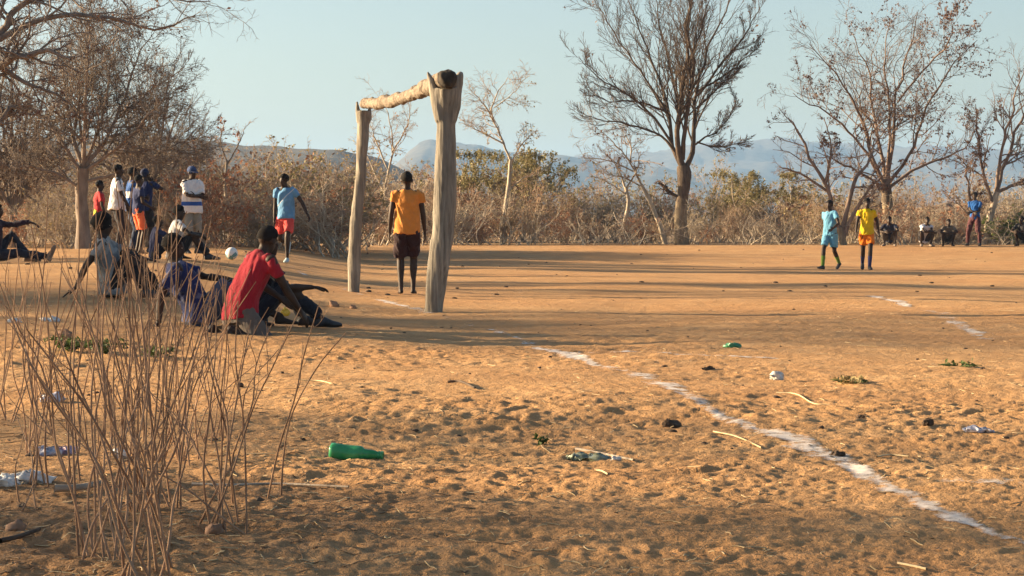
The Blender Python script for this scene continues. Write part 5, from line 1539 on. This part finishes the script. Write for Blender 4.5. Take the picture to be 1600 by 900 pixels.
stick([(1403, 878), (1430, 883), (1448, 888)], .0034, "short pale stalk near the bottom right", M_STRAW)
stick([(300, 765), (360, 766), (430, 762), (545, 770)], .007, "long grey stick lying behind the fanned shrub", M_BARK_GREY)
stick([(0, 863), (30, 855), (62, 838)], .009, "dark stick lying at the lower left edge", M_BARK_DARK)
stick([(930, 738), (940, 748), (950, 753)], .0035, "small pale curled twig below the foil packet", M_STRAW)
stick([(700, 603), (720, 604), (742, 612)], .009, "dark twig in the sunlit sand at centre", M_BARK_DARK)
stick([(85, 780), (120, 778), (165, 768)], .016, "short thick grey log among the shrub stems", M_BARK_GREY)
stick([(900, 697), (950, 706), (990, 722)], .007, "thin grey twig lying behind the foil packet", M_BARK_GREY)
stick([(470, 600), (500, 601), (520, 606)], .004, "pale twig in the sun right of the seated people", M_STRAW)

# uncountable crumbs of straw, leaf and twig
def scatter_litter():
    rng = np.random.default_rng(5)
    def place(n, dmin, dmax, left):
        d = dmin * (dmax / dmin) ** rng.uniform(0, 1, n)
        u = rng.uniform(-.26, .26, n)
        if left: u = -.26 + np.abs(rng.normal(size=n)) * .13
        x = u * d; y = d
        return x, y
    x1, y1 = place(1700, 5.5, 26, False); x2, y2 = place(1500, 5.5, 20, True)
    x = np.concatenate([x1, x2]); y = np.concatenate([y1, y2]); n = len(x)
    z = macro(x, y) + micro(x, y) + .004
    a = rng.uniform(0, 6.28, n); L = rng.uniform(.015, .075, n) * (1 + (rng.uniform(size=n) < .06) * 1.6)
    t = np.linspace(-.5, .5, 4)
    bend = rng.normal(size=n) * .12
    px = x[:, None] + np.cos(a)[:, None] * L[:, None] * t - np.sin(a)[:, None] * (bend * L)[:, None] * (t ** 2) * 4
    py = y[:, None] + np.sin(a)[:, None] * L[:, None] * t + np.cos(a)[:, None] * (bend * L)[:, None] * (t ** 2) * 4
    pz = macro(px.ravel(), py.ravel()) + micro(px.ravel(), py.ravel()); pz = pz.reshape(px.shape) + .003 + .012 * rng.uniform(size=(n, 1)) * t[None, :]
    r = np.broadcast_to((.0011 + .0015 * rng.uniform(size=(n, 1))), px.shape)
    v, f = tubes([(np.stack([px, py, pz], -1), r)], 3)
    h = n * 6 // 10
    k = 4 * 3
    o = link("straw_litter", mesh_np("straw_litter", v[:h * k], f[:h * 9], True), M_STRAW); tag(o, "scattered pale straw bits on the sand", "straw", kind="stuff")
    v2 = v[h * k:]; f2 = f[h * 9:] - h * k
    o = link("twig_litter", mesh_np("twig_litter", v2, f2, True), M_DEADLEAF); tag(o, "scattered dark twig bits on the sand", "twigs", kind="stuff")
    x1, y1 = place(1500, 5.5, 45, False); x2, y2 = place(1900, 5.5, 22, True)
    x = np.concatenate([x1, x2]); y = np.concatenate([y1, y2])
    pos = np.stack([x, y, macro(x, y) + micro(x, y) + .004], -1)
    v, f = leaf_quads(pos, .026, rng, .5, 0)
    v4 = v.reshape(-1, 4, 3); v4[:, :, 2] = v4[:, :1, 2] + (v4[:, :, 2] - v4[:, :1, 2]) * .22; v = v4.reshape(-1, 3)
    o = link("leaf_litter", mesh_np("leaf_litter", v, f), M_DEADLEAF); tag(o, "scattered dead leaves on the sand", "leaves", kind="stuff")
    # small clods and dung crumbs on the pitch
    x1, y1 = place(170, 9, 66, False)
    V, F, off = [], [], 0
    for i in range(len(x1)):
        s = rng.uniform(.006, .018) * (1 + 1.2 * (y1[i] > 30))
        bv, bf = ball((0, 0, 0), (s * rng.uniform(.8, 1.6), s, s * .6), 6, 4)
        bv = bv * (1 + .35 * rng.normal(size=(len(bv), 1)).clip(-1, 1) * .5)
        bv = bv + np.array([x1[i], y1[i], float(macro(x1[i:i + 1], y1[i:i + 1])[0] + micro(x1[i:i + 1], y1[i:i + 1])[0]) + s * .2])
        V.append(bv); F += [tuple(q_ + off for q_ in q) for q in bf]; off += len(bv)
    o = link("clods", mesh_np("clods", np.concatenate(V), [np.array([q for q in F if len(q) == k]) for k in (3, 4)]), M_DUNG)
    tag(o, "scattered dark clods and dung crumbs over the pitch", "clods", kind="stuff")
scatter_litter()

# ================================================================== FOOTBALL
def football():
    p = hit(362, 406)
    m, nt, b = new_mat("football_panels")
    vor = nt.nodes.new("ShaderNodeTexVoronoi"); vor.inputs["Scale"].default_value = 11.0
    nt.links.new(coords(nt, "Object"), vor.inputs["Vector"])
    sep = nt.nodes.new("ShaderNodeSeparateColor"); nt.links.new(vor.outputs["Color"], sep.inputs[0])
    c = mix(nt, math_n(nt, 'GREATER_THAN', sep.outputs[0], .72), (0.72, 0.70, 0.66), (0.10, 0.24, 0.27))
    nt.links.new(c, b.inputs["Base Color"]); b.inputs["Roughness"].default_value = .5
    v, f = ball((0, 0, 0), (.112, .112, .112), 28, 18)
    me = mesh_np("football", v, [np.array([q for q in f if len(q) == k]) for k in (3, 4)], True)
    o = link("football", me, m); o.location = (p[0], p[1], gz(p[0], p[1]) + .115)
    tag(o, "white and teal football on the ground near the player in red shorts", "ball")
football()

# ================================================================== EARTH MOUND at far right, SHADE TREES
def mound():
    c = P(1478, 388, 84)
    v, f = ball((0, 0, 0), (2.1, 1.4, 1.55), 44, 28)
    v[:, 2] = np.maximum(v[:, 2], -.2)
    v = knobbly(v, .35, .9, 500, .6); v = knobbly(v, .07, 6, 520, .6)
    me = mesh_np("earth_mound", v, [np.array([q for q in f if len(q) == k]) for k in (3, 4)], True)
    o = link("earth_mound", me, simple_mat("mound_earth", (0.15, 0.11, 0.08), (0.27, 0.205, 0.15), 6, .95, .9, 16))
    o.location = (c[0], c[1], gz(c[0], c[1]))
    tag(o, "brown earth mound behind the squatting people at right", "mound")
mound()
shade_tree(-29.0, 11.6, 9.5, 1, "tall leafless tree left of the picture shading the near sand", .35)
shade_tree(-34.0, 15.5, 10.0, 2, "second tall leafless tree left of the picture, farther off", .35)
shade_tree(-30.0, 27.6, 9.0, 3, "leafless tree left of the picture shading the kneeling person", .5)
shade_tree(-36.0, 30.2, 10.5, 5, "farther leafless tree left of the picture shading the reclining person", .5)
shade_tree(-12.4, 24.6, 2.9, 6, "low leafy tree left of the picture shading the person in pale grey", 1.6)
shade_tree(-24.0, 40.0, 8.5, 4, "tall leafless tree left of the picture shading the far pitch", .5)
